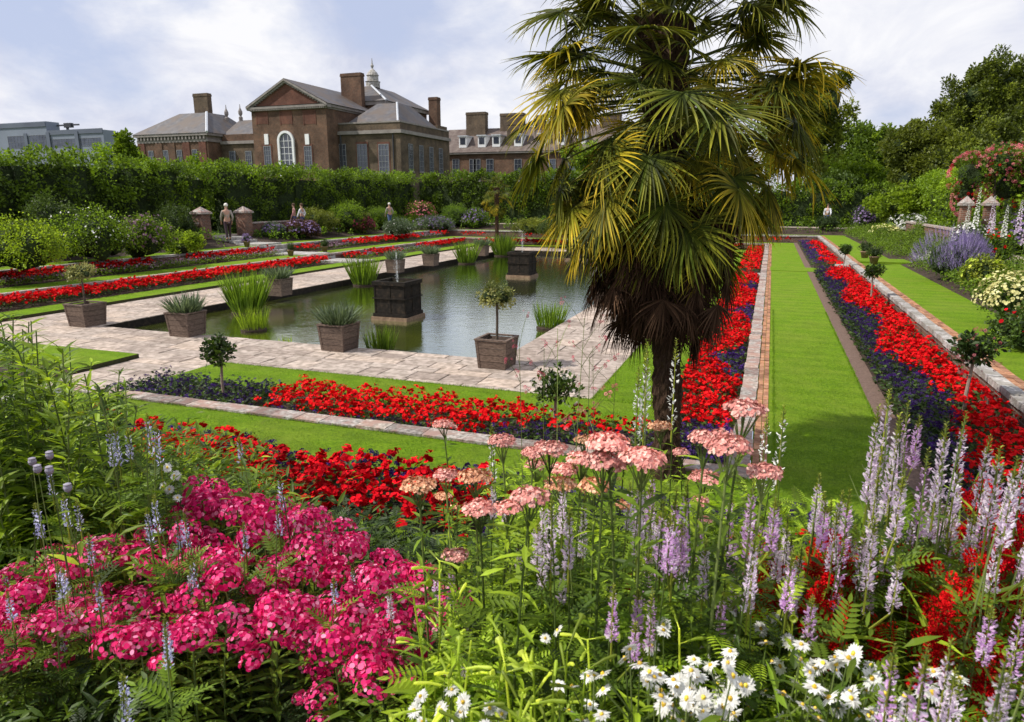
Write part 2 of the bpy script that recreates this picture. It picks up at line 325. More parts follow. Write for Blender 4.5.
# ------------------------------------------------------------------ world, sun, camera
w = bpy.data.worlds.new('World'); scene.world = w; w.use_nodes = True; nt = w.node_tree; nt.nodes.clear(); k = NT(nt)
SUN_EL = radians(49); sd = np.array([.87, .49]); sd /= np.linalg.norm(sd)       # horizontal travel of the light
sky = nt.nodes.new('ShaderNodeTexSky'); sky.sky_type = 'NISHITA'; sky.sun_disc = False; sky.sun_elevation = SUN_EL
sky.sun_rotation = atan2(-sd[0], -sd[1]) % (2*pi); sky.air_density = 1.0; sky.dust_density = 2.2; sky.ozone_density = 2.0
tc = nt.nodes.new('ShaderNodeTexCoord'); mp = k.n('ShaderNodeMapping', {0: tc.outputs['Generated'], 3: (1, 1, 1.9)})
n1 = k.noise(3.4, 9, .55, mp.outputs[0], .15); n2 = k.noise(1.3, 3, .5, mp.outputs[0])
cl = k.math('ADD', k.math('MULTIPLY', n1.outputs['Fac'], .7), k.math('MULTIPLY', n2.outputs['Fac'], .38))
mask = k.ramp(cl, [(.455, (0.05,)*3), (.505, (.5,)*3), (.56, (1,)*3)])
n3 = k.noise(4.5, 7, .6, mp.outputs[0], .5)
cc = k.ramp(n3.outputs['Fac'], [(.34, (6.5, 6.9, 8.5)), (.48, (8.5, 8.7, 9.7)), (.60, (10.3, 10.3, 10.6))])
skb = k.mix(1.0, sky.outputs[0], (1.15, 1.12, 1.25), 'MULTIPLY'); skb = k.mix(.8, skb, (6.2, 7.0, 9.3))
c = k.mix(mask, skb, cc)
bg = k.n('ShaderNodeBackground', {'Color': c, 'Strength': .095}); wo = nt.nodes.new('ShaderNodeOutputWorld'); nt.links.new(bg.outputs[0], wo.inputs[0])
sl = bpy.data.lights.new('sun', 'SUN'); sl.energy = 5.0; sl.angle = radians(.55); sl.color = (1, .95, .86)
so = bpy.data.objects.new('sun', sl); COL.objects.link(so)
from mathutils import Vector
ld = Vector((sd[0]*cos(SUN_EL), sd[1]*cos(SUN_EL), -sin(SUN_EL))); so.rotation_euler = ld.to_track_quat('-Z', 'Y').to_euler()
cd = bpy.data.cameras.new('camera'); cam = bpy.data.objects.new('camera', cd); COL.objects.link(cam); scene.camera = cam
cd.sensor_width = 36; cd.lens = FPX*36/1024; cd.clip_start = .05; cd.clip_end = 6000; cam.location = (0, 0, H); cam.rotation_euler = (pi/2-TH, 0, YAW)
cd.dof.use_dof = True; cd.dof.focus_distance = 5.0; cd.dof.aperture_fstop = 6.5
scene.view_settings.view_transform = 'Standard'; scene.view_settings.look = 'None'; scene.view_settings.exposure = 0
# ================================================================== SETTING
def structure(o): o['kind'] = 'structure'; return o
R0 = (-16.1, -5.0, 12.85, 42.3); R1 = (-19.1, -2.48, 10.4, 45.0); R2 = (-20.2, -1.25, 9.05, 46.3); R3 = (-21.5, -.22, 7.32, 47.6)
R4 = (-21.75, 0.0, 7.05, 47.9); R5 = (-23.15, 1.5, 5.7, 49.3); R6 = (-24.5, 2.97, 4.45, 50.6); R7 = (-24.75, 3.16, 4.15, 50.9); R8 = (-26.1, 4.7, 3.95, 52.2)
R9 = (-28.4, 7.3, -7., 54.6)
GZ = 1.18
def ring(name, a, b, z, zin, mat, matw, cut=None):
    """flat ring between rects a (inner) and b (outer) at height z, with an inner wall down to zin"""
    g = Geo(); x0, x1, y0, y1 = a; X0, X1, Y0, Y1 = b
    i = [(x0,y0),(x1,y0),(x1,y1),(x0,y1)]; o = [(X0,Y0),(X1,Y0),(X1,Y1),(X0,Y1)]
    V = [(x, y, z) for x, y in i]+[(x, y, z) for x, y in o]+[(x, y, zin) for x, y in i]
    js = range(4) if cut is None else range(1, 4)
    V += [(x, y, zin-.3) for x, y in o]; g.poly(V, [(4+j, 12+j, 12+(j+1) % 4, 4+(j+1) % 4) for j in js], 1)
    g.poly(V, [(j, 4+j, 4+(j+1) % 4, (j+1) % 4)[::-1] for j in js], 0)
    g.poly(V, [(8+j, j, (j+1) % 4, 8+(j+1) % 4) for j in js], 1)
    if cut:
        c0, c1 = cut
        for (p, q, P_, Q_, fl) in ((x0, c0, X0, c0, 1), (c1, x1, c1, X1, 0)):
            W_ = [(p, y0, z), (q, y0, z), (Q_, Y0, z), (P_, Y0, z), (p, y0, zin), (q, y0, zin), (Q_, Y0, zin), (P_, Y0, zin)]
            g.poly(W_, [(3, 2, 1, 0)], 0); g.poly(W_, [(2, 3, 7, 6), (4, 5, 1, 0), ((1, 5, 6, 2) if fl else (0, 3, 7, 4))], 1)
    return structure(g.build(name, [mat, matw]))
# pond
g = Geo(); x0, x1, y0, y1 = R0; g.poly([(x0,y0,-.22),(x1,y0,-.22),(x1,y1,-.22),(x0,y1,-.22)], [(0,1,2,3)]); structure(g.build('pond_water', M['water']))
# paved path round the pond: irregular flags on a mortar bed
ring('path_bed', R0, R1, -.02, -.6, M['joint'], M['cist'])
def flags(rects, name, z=0.0, lo=.35, hi=.75):
    g = Geo()
    for (x0, x1, y0, y1) in rects:
        y = y0
        while y < y1-.05:
            h = random.uniform(lo, hi)
            if y+h > y1-.25: h = y1-y
            x = x0
            while x < x1-.05:
                w_ = random.uniform(lo*1.1, hi*1.7)
                if x+w_ > x1-.3: w_ = x1-x
                e = .011; j = lambda: random.uniform(-.012, .012); zz = z+random.uniform(-.004, .004); r_ = random.random()
                v = [(x+e+j()*.4, y+e+j()*.4), (x+w_-e+j()*.4, y+e+j()*.4), (x+w_-e+j()*.4, y+h-e+j()*.4), (x+e+j()*.4, y+h-e+j()*.4)]
                b = .012; c_ = [((a-x-w_/2)*(1-2*b/w_)+x+w_/2, (b_-y-h/2)*(1-2*b/h)+y+h/2) for a, b_ in v]
                V = [(a, b_, z-.03) for a, b_ in v]+[(a, b_, zz-.006) for a, b_ in v]+[(a, b_, zz) for a, b_ in c_]
                g.poly(V, [(8,9,10,11)]+[(i, (i+1) % 4, 4+(i+1) % 4, 4+i) for i in range(4)]+[(4+i, 4+(i+1) % 4, 8+(i+1) % 4, 8+i) for i in range(4)], 0, 0, r_)
                x += w_
            y += h
    return structure(g.build(name, M['flag']))
a, b = R0, R1
flags([(b[0], b[1], b[2], a[2]), (b[0], a[0], a[2], a[3]), (a[1], b[1], a[2], a[3]), (b[0], b[1], a[3], b[3])], 'path')
CUT = (-12.05, -9.95)
ring('lawn_lower', R1, R2, .085, -.05, M['lawn'], M['lawn_edge'], CUT)
ring('bed_lower', R2, R3, .06, -.05, M['soil'], M['soil'], CUT)
flags([(CUT[0], CUT[1], 7.35, 10.4)], 'path'); g = Geo(); g.box((CUT[0], 7.3, -.2), (CUT[1], 10.4, -.02)); structure(g.build('path_bed', M['joint']))
def coping_ring(name, a, b, z, zin, mat, near=True):
    g = Geo(); x0, x1, y0, y1 = a; X0, X1, Y0, Y1 = b
    def run(p0, p1, w0, w1, ax):
        t = p0
        while t < p1-.02:
            L = min(random.uniform(.28, .6), p1-t)
            if p1-t-L < .15: L = p1-t
            e = .004; dz = random.uniform(-.008, .008); r_ = random.random(); q = random.uniform(-.012, .012)
            lo = (t+e, w0+q, z-.09+dz) if ax == 0 else (w0+q, t+e, z-.09+dz); hi = (t+L-e, w1+q, z+dz) if ax == 0 else (w1+q, t+L-e, z+dz)
            g.box(lo, hi, 0, r_); t += L
    if near: run(X0, CUT[0], Y0, y0, 0); run(CUT[1], X1, Y0, y0, 0)
    run(X0, X1, y1, Y1, 0); run(y0, y1, X0, x0, 1); run(y0, y1, x1, X1, 1)
    e = .03
    for (p, q) in (((X0+e, Y0+e), (CUT[0], y0-e)), ((CUT[1], Y0+e), (X1-e, y0-e)), ((X0+e, y1+e), (X1-e, Y1-e)), ((X0+e, y0-e), (x0-e, y1+e)), ((x1+e, y0-e), (X1-e, y1+e))):
        g.box((*p, zin), (*q, z-.092 if near or p[1] > Y0+.1 or p[0] < X0+.1 and q[1] > 20 else z-.2), 1)
    return g.build(name, [mat, M['wall_brick']])
o = coping_ring('retaining_wall', R3, R4, .43, .0, M['stone']); o['label'] = 'low stone coped retaining wall edging the inner flower beds round the pond'; o['category'] = 'wall'
o = coping_ring('retaining_wall', R6, R7, .83, .3, M['white_stone'], False); o['label'] = 'low pale coped retaining wall edging the outer upper flower beds'; o['category'] = 'wall'
ring('lawn_middle', R4, R5, .40, .3, M['lawn'], M['lawn_edge'])
ring('bed_upper', R5, R6, .38, .3, M['soil'], M['soil'])
ring('lawn_upper', R7, R8, .80, .3, M['lawn'], M['lawn_edge'])
g = Geo(); g.box((1.5, 5.7, .3), (1.74, 49.3, .41), 0); structure(g.build('bare_soil_edge', M['soil_path']))
for (xa, xb, z, y0_, y1_) in ((0.012, .17, .405, 7.1, 47.8), (3.17, 3.37, .81, 4.2, 50.8)):
    g = Geo(); y = y0_
    while y < y1_:
        for q in range(2):
            w2 = (xb-xa)/2; g.box((xa+q*w2+.004, y+.004, z-.05), (xa+(q+1)*w2-.004, y+.21, z+random.uniform(0, .01)), 0, random.random())
        y += .217
    structure(g.build('brick_edging', M['brick_edge']))
# sloping outer border and the land beyond
def gz(x, y):
    """height of the outer border soil"""
    t = max(0., min(1., max((x-4.7)/2.6, (-26.1-x)/2.3, (y-52.2)/2.4)))
    z = .82+(GZ-.82)*t
    tn = max(0., min(1., (3.95-y)/3.0)); return max(z, .82+.66*tn)
xs = np.unique(np.concatenate([np.linspace(-28.4, -26.1, 4), np.linspace(-26.1, 4.7, 40), np.linspace(4.7, 7.3, 5)])); ys = np.unique(np.concatenate([np.linspace(-7, 3.95, 18), np.linspace(3.95, 52.2, 20), np.linspace(52.2, 54.6, 4)]))
g = Geo(); V = [(x, y, (.79 if (R8[0]-.01 <= x <= R8[1]+.01 and R8[2]-.01 <= y <= R8[3]+.01) else gz(x, y)+random.uniform(-.012, .012))) for y in ys for x in xs]; nx = len(xs); F = []
for j in range(len(ys)-1):
    for i in range(nx-1):
        cx, cy = (xs[i]+xs[i+1])/2, (ys[j]+ys[j+1])/2
        if R8[0] < cx < R8[1] and R8[2] < cy < R8[3]: continue
        F.append((j*nx+i, j*nx+i+1, (j+1)*nx+i+1, (j+1)*nx+i))
g.poly(V, F); structure(g.build('border_soil', M['soil']))
g = Geo(); X = [-4000, R9[0], R9[1], 4000]; Y = [-4000, R9[2], R9[3], 4000]; V = [(x, y, GZ) for y in Y for x in X]
g.poly(V, [(j*4+i, j*4+i+1, (j+1)*4+i+1, (j+1)*4+i) for j in range(3) for i in range(3) if not (i == 1 and j == 1)]); structure(g.build('ground', M['ground']))
flags([(-29.6, -28.4, -6, 56), (-28.4, 8.5, 54.6, 56)], 'upper_path', GZ+.03, .5, .9); flags([(7.3, 8.5, 2, 54.6)], 'upper_path', GZ+.03, .5, .9)
# cross steps
for side, xa in ((-1, [-19.1, -21.5, -24.5, -28.4]), (1, [-2.48, -.22, 2.95, 7.3])):
    t = thing('stone_steps', 'pale stone steps climbing through the %s terraces' % ('left hand red' if side < 0 else 'right hand lawn'), 'steps', (xa[0], 30.5, 0))
    def stp(x_a, x_b, z, nm='step'):
        if side > 0 and nm == 'landing' and min(x_a, x_b) < 4: z -= .03
        g = Geo(); g.box((min(x_a, x_b)-xa[0], -.85, z-.2), (max(x_a, x_b)-xa[0], .85, z)); g.build(nm, M['lawn'] if (side > 0 and nm == 'landing' and x_a > -1) else M['white_stone'], t)
    stp(xa[0], xa[1], .16, 'landing'); stp(xa[1], xa[1]+side*.35, .30); stp(xa[1]+side*.35, xa[2]-side*.35, .45, 'landing'); stp(xa[2]-side*.35, xa[2], .6); stp(xa[2], xa[2]+side*.4, .75); stp(xa[2]+side*.4, xa[3], .9, 'landing'); stp(xa[3]-side*1.9, xa[3]-side*1.5, 1.05); stp(xa[3]-side*1.5, xa[3], 1.2)

# ================================================================== BEDDING (nobody could count it)
def blocked(x, y): return 29.5 < y < 31.5
def clumps(name, pts, petal, leafm, h=.26, r=.14, nf=26, nl=16, fr=.022, label='', cat='bedding flowers', spike=False, zb=0.):
    """pts (n,3) plant positions -> one stuff object"""
    pts = np.asarray(pts, float); n = len(pts)
    if n == 0: return
    g = Geo(); lf = card(1, .6, 1); fl = floret(5, 1., .8, .1, 0)
    hs = h*R.uniform(.75, 1.2, n)
    # leaves
    k_ = nl; P = np.repeat(pts, k_, 0); a = R.uniform(0, 2*pi, n*k_); rr = r*np.sqrt(R.random(n*k_)); z = np.repeat(hs, k_)*R.uniform(.15, .85, n*k_)
    P = P+np.stack([rr*np.cos(a), rr*np.sin(a), z], 1); D = np.stack([np.cos(a), np.sin(a), R.uniform(-.2, .8, n*k_)], 1)
    g.inst(lf, P, frames(D, R.uniform(.05, .09, n*k_)), np.repeat(R.random(n), k_)*.5+R.random(n*k_)*.5)
    # flowers on a domed top
    k_ = nf; P = np.repeat(pts, k_, 0); hd = R.integers(0, 7, n*k_)+np.repeat(np.arange(n)*7, k_)
    ha = R.uniform(0, 2*pi, n*7); hq = np.sqrt(R.random(n*7)); a = ha[hd]; q = hq[hd]; rr = r*1.1*q; z = np.repeat(hs, k_)*(1.08-.42*q**2)+R.normal(0, .02, n*7)[hd]
    P = P+R.normal(0, .017, P.shape)*[1, 1, .6]
    P = P+np.stack([rr*np.cos(a), rr*np.sin(a), z], 1); Nn = norm(np.stack([rr*np.cos(a)/r*.9, rr*np.sin(a)/r*.9, np.full(n*k_, .8)], 1)+R.normal(0, .35, (n*k_, 3)))
    U = norm(np.cross(Nn, R.normal(0, 1, (n*k_, 3)))); W = np.cross(Nn, U); Mx = np.stack([U, W, Nn], 2)*R.uniform(fr*.7, fr*1.3, n*k_)[:, None, None]
    g.inst(fl if petal is not M['purple'] else VIO, P, Mx if petal is not M['purple'] else Mx*.75, np.clip(np.repeat(R.random(n), k_)*.6+R.random(n*k_)*.4, 0, 1))
    o = g.build(name, [petal, leafm]); o['kind'] = 'stuff'; o['label'] = label; o['category'] = cat; return o
VIO = Geo()
for i in range(12):
    z_ = 1-1.3*(i+.5)/12; q_ = sqrt(1-z_*z_); a_ = i*2.4; c_ = np.array([q_*cos(a_), q_*sin(a_), z_]); u_ = np.array([-sin(a_), cos(a_), 0]); v_ = np.cross(c_, u_)
    VIO.poly([c_*.7*1.5, (c_+.4*u_)*1.5, (c_*1.15+.4*v_)*1.5, (c_-.4*u_)*1.5], [(0,1,2,3)], 0, .5)
def bedpts(x0, x1, y0, y1, z, sp, test=None, jit=.35):
    out = []; nx = max(1, int((x1-x0)/sp)); ny = max(1, int((y1-y0)/sp))
    for i in range(nx):
        for j in range(ny):
            x = x0+(i+.5)*(x1-x0)/nx+random.uniform(-jit, jit)*sp; y = y0+(j+.5)*(y1-y0)/ny+random.uniform(-jit, jit)*sp
            if blocked(x, y): continue
            if test is None or test(x, y): out.append((x, y, z))
    return out
def zig(t, per, ph): u = ((t-ph)/per) % 1.0; return 1-abs(2*u-1)      # 0 at apex...1
GR = dict(petal=M['red'], leafm=M['leaf_dark'])
GP = dict(petal=M['purple'], leafm=M['leaf_dark'])
# near lower bed
t_red = lambda x, y: y > 7.62+.25*abs(sin(x*1.7))+(.5 if x < -7.1 else 0)+(.4 if x > -3.3 else 0)
clumps('red_bedding_flowers', bedpts(-6.9, -2.9, 7.45, 8.95, .06, .17, t_red), h=.34, r=.12, nf=46, fr=.019, label='scarlet bedding flowers massed in the near bed beside the paved path', **GR)
clumps('red_bedding_flowers', bedpts(-2.9, -1.3, 7.45, 8.95, .06, .2, lambda x, y: y > 8.3), h=.3, r=.12, nf=30, fr=.02, label='thin scarlet flowers at the near bed corner by the palm', **GR)
clumps('purple_bedding_flowers', bedpts(-9.85, -1.3, 7.45, 8.95, .06, .19, lambda x, y: not t_red(x, y) or x < -7.1 or (x > -2.9 and y < 8.5)), h=.24, nf=9, nl=34, fr=.018, label='dark purple heliotrope edging the near red bed', **GP)
# right lower bed (behind the palm)
def red1(x, y): return x < -.30-.6*max(0, 1-abs(((y-13.2+2.9) % 5.8)-2.9)/1.5)
clumps('red_bedding_flowers', bedpts(-1.2, -.28, 9.1, 29.3, .06, .17, red1), h=.32, r=.12, nf=40, fr=.020, label='scarlet bedding flowers in the bed behind the palm trunk', **GR)
clumps('purple_bedding_flowers', bedpts(-1.25, -.28, 7.5, 29.3, .06, .19, lambda x, y: not red1(x, y) or y < 9.1), h=.26, nf=12, nl=24, label='dark purple drifts in the bed behind the palm trunk', **GP)
clumps('red_bedding_flowers', bedpts(-1.2, -.28, 31.6, 46, .06, .24), h=.3, nf=14, fr=.035, label='far scarlet strip beyond the right hand steps', **GR)
# right upper bed with triangular drifts
def red2(x, y):
    u = (y-13.6) % 6.4
    edge = 1.97+.50*(u/3.4) if u < 3.4 else 1.97+.50*((6.4-u)/3.0)
    edge += .06*sin(y*5)
    return x > edge
clumps('red_bedding_flowers', bedpts(1.95, 2.9, 7.4, 29.3, .38, .165, red2), h=.34, r=.12, nf=46, fr=.019, label='scarlet triangular drifts beside the white coped wall on the right', **GR)
clumps('purple_bedding_flowers', bedpts(1.78, 2.9, 6.6, 29.3, .38, .17, lambda x, y: not red2(x, y)), h=.28, nf=9, nl=38, fr=.02, label='dark purple zigzag edging of the right hand bed', **GP)
clumps('red_bedding_flowers', bedpts(1.95, 2.9, 31.6, 48, .38, .25, lambda x, y: x > 2.1+.5*zig(y, 4, 33)), h=.3, nf=14, fr=.035, label='far scarlet drifts right of the steps beyond the urn', **GR)
clumps('purple_bedding_flowers', bedpts(1.78, 2.9, 31.6, 48, .38, .25, lambda x, y: x <= 2.1+.5*zig(y, 4, 33)), h=.28, nf=10, label='far purple drifts right of the steps', **GP)
# near upper bed
def rn(x, y): return (-7.2 < x < -1.9 and y < 5.08) or (x > -.2 and y < 5.0)
clumps('red_bedding_flowers', bedpts(-7.0, -1.9, 4.2, 5.6, .4, .16, rn), h=.58, r=.13, nf=74, fr=.019, label='deep red bedding flowers behind the magenta phlox on the left', petal=M['red_deep'], leafm=M['leaf_dark'])
clumps('red_bedding_flowers', bedpts(-.2, 4.2, 3.7, 5.6, .4, .17, rn), h=.42, r=.12, nf=14, fr=.022, label='scarlet flowers showing among grassy leaves behind the lilac spikes', petal=M['red'], leafm=M['leaf'])
clumps('purple_bedding_flowers', bedpts(-8.5, 3., 4.4, 5.5, .4, .18, lambda x, y: not rn(x, y)), h=.34, nf=26, nl=34, fr=.021, label='dark purple heliotrope behind the near deep red bed', **GP)
# left beds
mot = lambda x, y: sin(y*1.1)+sin(y*.43+1) > -.35
clumps('red_bedding_flowers', bedpts(-21.4, -20.3, 10, 29.3, .06, .2), h=.34, nf=20, fr=.036, label='long scarlet strip beside the left path, nearest the pond', **GR)
clumps('red_bedding_flowers', bedpts(-21.4, -20.3, 31.7, 46, .06, .26, mot), h=.34, nf=14, fr=.045, label='scarlet patches beyond the left steps, nearest the pond', **GR)
clumps('grey_bedding_foliage', bedpts(-21.4, -20.3, 31.7, 46, .06, .26, lambda x, y: not mot(x, y)), h=.3, nf=6, nl=22, petal=M['lavender'], leafm=M['leaf'], label='dull green and mauve gaps in the strip beyond the left steps')
red4 = lambda x, y: x < -23.75+.0*y and mot(x, y)
clumps('red_bedding_flowers', bedpts(-24.4, -23.2, 13, 29.3, .38, .21, lambda x, y: x < -23.65 and (y > 24 or 15.5 < y < 22)), h=.4, nf=20, fr=.036, label='scarlet strip on the upper left terrace behind mauve edging', **GR)
clumps('mauve_bedding_flowers', bedpts(-24.4, -23.2, 9, 29.3, .38, .21, lambda x, y: not (x < -23.65 and (y > 24 or 15.5 < y < 22))), h=.3, nf=7, nl=22, fr=.025, petal=M['mauve'], leafm=M['leaf'], label='mauve and bronze edging plants on the upper left terrace')
clumps('red_bedding_flowers', bedpts(-24.4, -23.2, 31.7, 49, .38, .28, lambda x, y: mot(x, y+4)), h=.4, nf=14, fr=.045, label='scarlet patches on the far upper left terrace', **GR)
clumps('mauve_bedding_flowers', bedpts(-24.4, -23.2, 31.7, 49, .38, .28, lambda x, y: not mot(x, y+4)), h=.34, nf=10, fr=.04, petal=M['mauve'], leafm=M['leaf'], label='mauve patches on the far upper left terrace')
# far beds
clumps('red_bedding_flowers', bedpts(-19.8, -1.5, 46.5, 47.4, .06, .28, lambda x, y: True), h=.34, nf=12, fr=.05, label='scarlet strip at the far end of the pond', **GR)
clumps('red_bedding_flowers', bedpts(-22.8, 1.2, 49.5, 50.4, .38, .3, lambda x, y: mot(x, x)), h=.34, nf=12, fr=.05, label='scarlet patches on the far upper terrace', **GR)
# lawn grass blades where the turf is close enough to read
def grass(name, rect, z, n, hgt, label):
    x0, x1, y0, y1 = rect; P = np.stack([R.uniform(x0, x1, n), R.uniform(y0, y1, n), np.full(n, z)], 1)
    if rect[3] > 12: P[:, 1] = y0+(y1-y0)*(1-np.sqrt(1-R.random(n)*.985))
    D = np.stack([R.normal(0, .6, n), R.normal(0, .6, n), np.ones(n)], 1); g = Geo()
    m_ = n//7; e = R.random(m_); P[:m_] = np.stack([np.where(e < .5, x0, x1)+R.normal(0, .008, m_), R.uniform(y0, y1, m_)**1, np.full(m_, z)], 1) if (x1-x0) < 3 else np.stack([R.uniform(x0, x1, m_), np.where(e < .5, y0, y1)+R.normal(0, .008, m_), np.full(m_, z)], 1)
    ln = R.uniform(.6, 1.3, n); ln[:m_] *= 1.7; tuft = np.sin(P[:, 0]*9+np.sin(P[:, 1]*5)*3)*np.sin(P[:, 1]*7); ln *= 1+.3*tuft
    g.inst(Geo().poly([(0,-.06,0),(0,.06,0),(1,0,0)], [(0,1,2)], 0, [0,0,1]), P, frames(D, ln*hgt, up=(0,-1,.2), jitter=1), np.clip(.5+.25*tuft+R.normal(0, .25, n), 0, .99))
    o = g.build(name, M['grass']); o['kind'] = 'stuff'; o['label'] = label; o['category'] = 'grass'
M['grass'] = PM('grass_blades', (.13,.235,.005), (.19,.33,.008), (.27,.41,.015), .4, trans=.22)
grass('lawn_grass', (.24, 1.48, 5.75, 19), .398, 60000, .022, 'short mown turf of the strip right of the brick edging')
grass('lawn_grass', (-9.5, 0, 5.75, 7.03), .398, 45000, .022, 'short mown turf in front of the near stone coping')
grass('lawn_grass', (-10, -1.3, 9.1, 10.38), .083, 36000, .024, 'short mown turf between near scarlet bed and paving')
grass('lawn_grass', (-2.46, -1.27, 10.4, 17), .083, 24000, .024, 'short mown turf left of the bed behind the palm')

t = thing('stone_steps', 'shallow stone steps from the near terraces down to the paved path at the left', 'steps', (CUT[0], 7.3, 0))
for i, (ya, yb, z) in enumerate(((0, -.33, .14), (-.332, -.66, .28), (-.662, -2.6, .41))):
    g = Geo(); g.box((.0, yb, z-.18), (CUT[1]-CUT[0], ya, z)); g.build('step', M['white_stone'], t)
# ================================================================== FOLIAGE THINGS
LEAFC = card(1, .6, 0)
def leafcloud(g, C, rad, n, size, tone_c=None, up=.4):
    """n leaves around cluster centres C with radius rad"""
    k_ = max(1, int(n/len(C))); P = np.repeat(C, k_, 0); off = rdir(len(P))*(R.random(len(P))**.4)[:, None]*np.asarray(rad)
    D = norm(off+R.normal(0, .5, off.shape)*np.mean(rad)+np.array([0, 0, up*np.mean(rad)*R.random()]))
    rc = np.repeat(R.random(len(C)) if tone_c is None else tone_c, k_)
    g.inst(LEAFC, P+off, frames(D, R.uniform(.65, 1.35, len(P))*size, jitter=.9), np.clip(rc*.65+R.random(len(P))*.4, 0, 1))
def icos(c, r, mat=1, sub=2, jit=.12):
    bm = bmesh.new(); bmesh.ops.create_icosphere(bm, subdivisions=sub, radius=1.0)
    V = np.array([v.co[:] for v in bm.verts]); F = [tuple(v.index for v in f.verts) for f in bm.faces]; bm.free()
    V = V*(1+R.normal(0, jit, (len(V), 1)))*np.asarray(r)+np.asarray(c); return V, F
def crown(g, lobes, nclus, nleaf, size, crad=.22, core=.78, low=-.55):
    tot = sum(np.prod(r)**(2/3) for c, r in lobes)
    for c, r in lobes:
        f = np.prod(r)**(2/3)/tot; n = max(6, int(nclus*f)); d = rdir(int(n*1.5)); d = d[d[:, 2] > low][:n]
        rr = R.uniform(.72, 1.06, (len(d), 1)); C = np.array(c)+d*rr*np.array(r); sh = np.clip(.5+.35*d[:, 2]+R.normal(0, .22, len(d)), 0, 1)  # sh: cluster tone follows upward facing, top-lit shading put into the leaf colour
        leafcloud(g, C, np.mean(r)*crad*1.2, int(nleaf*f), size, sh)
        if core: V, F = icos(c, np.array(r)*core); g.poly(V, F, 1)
def tree(name, label, base, h, lobes, mat, nclus=160, nleaf=12000, size=.35, trunk=.35, group=None, core=.62, limbs=5):
    t = thing(name, label, 'tree', base, 0, group)
    tg = Geo(); tg.tube([(0, 0, -.2), (.05, 0, h*.3), (0, .1, h*.62)], [trunk, trunk*.75, trunk*.35], 8)
    for i in range(limbs):
        c, r = lobes[i % len(lobes)]; a = random.uniform(0, 6.28); z0 = h*random.uniform(.2, .45)
        tg.tube([(0, 0, z0), (c[0]*.5+.3*cos(a), c[1]*.5+.3*sin(a), (z0+c[2])/2), (c[0]+r[0]*.3*cos(a), c[1], c[2]+r[2]*.2)], [trunk*.45, trunk*.3, trunk*.12], 6)
    tg.build('trunk', M['bark'], t, True)
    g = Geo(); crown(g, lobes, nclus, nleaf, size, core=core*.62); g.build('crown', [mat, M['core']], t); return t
def hedge(label, p0, p1, wid, z0, z1, mat, leaves=100, size=.12, holes=(), lumps=.25, group=None):
    """clipped hedge from p0 to p1 (xy); holes = list of (a, b, height) archways along the length"""
    p0, p1 = np.array(p0, float), np.array(p1, float); L = np.linalg.norm(p1-p0); d = (p1-p0)/L; nrm = np.array([-d[1], d[0]])
    t = thing('clipped_hedge', label, 'hedge', (*p0, z0), atan2(d[1], d[0]), group); g = Geo(); h = z1-z0
    # core blocks between archways
    ed = [0]; 
    for a, b, hh in sorted(holes): ed += [a, b]
    ed.append(L)
    for i in range(0, len(ed), 2):
        u_ = ed[i]+.2
        while u_ < ed[i+1]-.25:
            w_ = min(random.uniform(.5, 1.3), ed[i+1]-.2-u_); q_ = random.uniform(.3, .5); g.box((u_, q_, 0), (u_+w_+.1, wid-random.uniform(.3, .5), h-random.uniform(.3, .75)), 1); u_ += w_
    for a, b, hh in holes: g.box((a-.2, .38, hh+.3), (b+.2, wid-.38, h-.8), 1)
    n = int(L*(wid+2*h)*leaves/14); u = R.random(n)*L; s = R.random(n)*(wid+2*h)
    y = np.where(s < h, 0, np.where(s < h+wid, s-h, wid)); z = np.where(s < h, s, np.where(s < h+wid, h, 2*h+wid-s))
    wob = lumps*(np.sin(u*1.9+1+.6*y)*.45+np.sin(u*.83+z)*.45+np.sin(u*4.1+z*2)*.3+R.normal(0, .35, n))
    y = y+np.where(s < h, -1, np.where(s < h+wid, 0, 1))*wob*.6; z = z+np.where((s >= h) & (s < h+wid), wob, 0)*1.0
    keep = np.ones(n, bool)
    for a, b, hh in holes: keep &= ~((u > a+.1) & (u < b-.1) & (z < hh-.5*((u-(a+b)/2)/((b-a)/2))**2))
    C = np.stack([u, y, np.maximum(z, .05)], 1)[keep]; dp = R.uniform(0, .35, len(C)); C[:, 1] += np.where(C[:, 1] < wid/2, dp, -dp); sh = np.clip(.05+.42*C[:, 2]/h+.28*np.sin(C[:, 0]*1.7+np.sin(C[:, 2]*2.3)*1.5)+R.normal(0, .22, len(C)), 0, 1)  # sh: tone climbs with height, lit top and shaded foot painted into leaves
    leafcloud(g, C, .30, len(C)*38, size*.95, sh); g.build('foliage', [mat, M['core']], t); return t
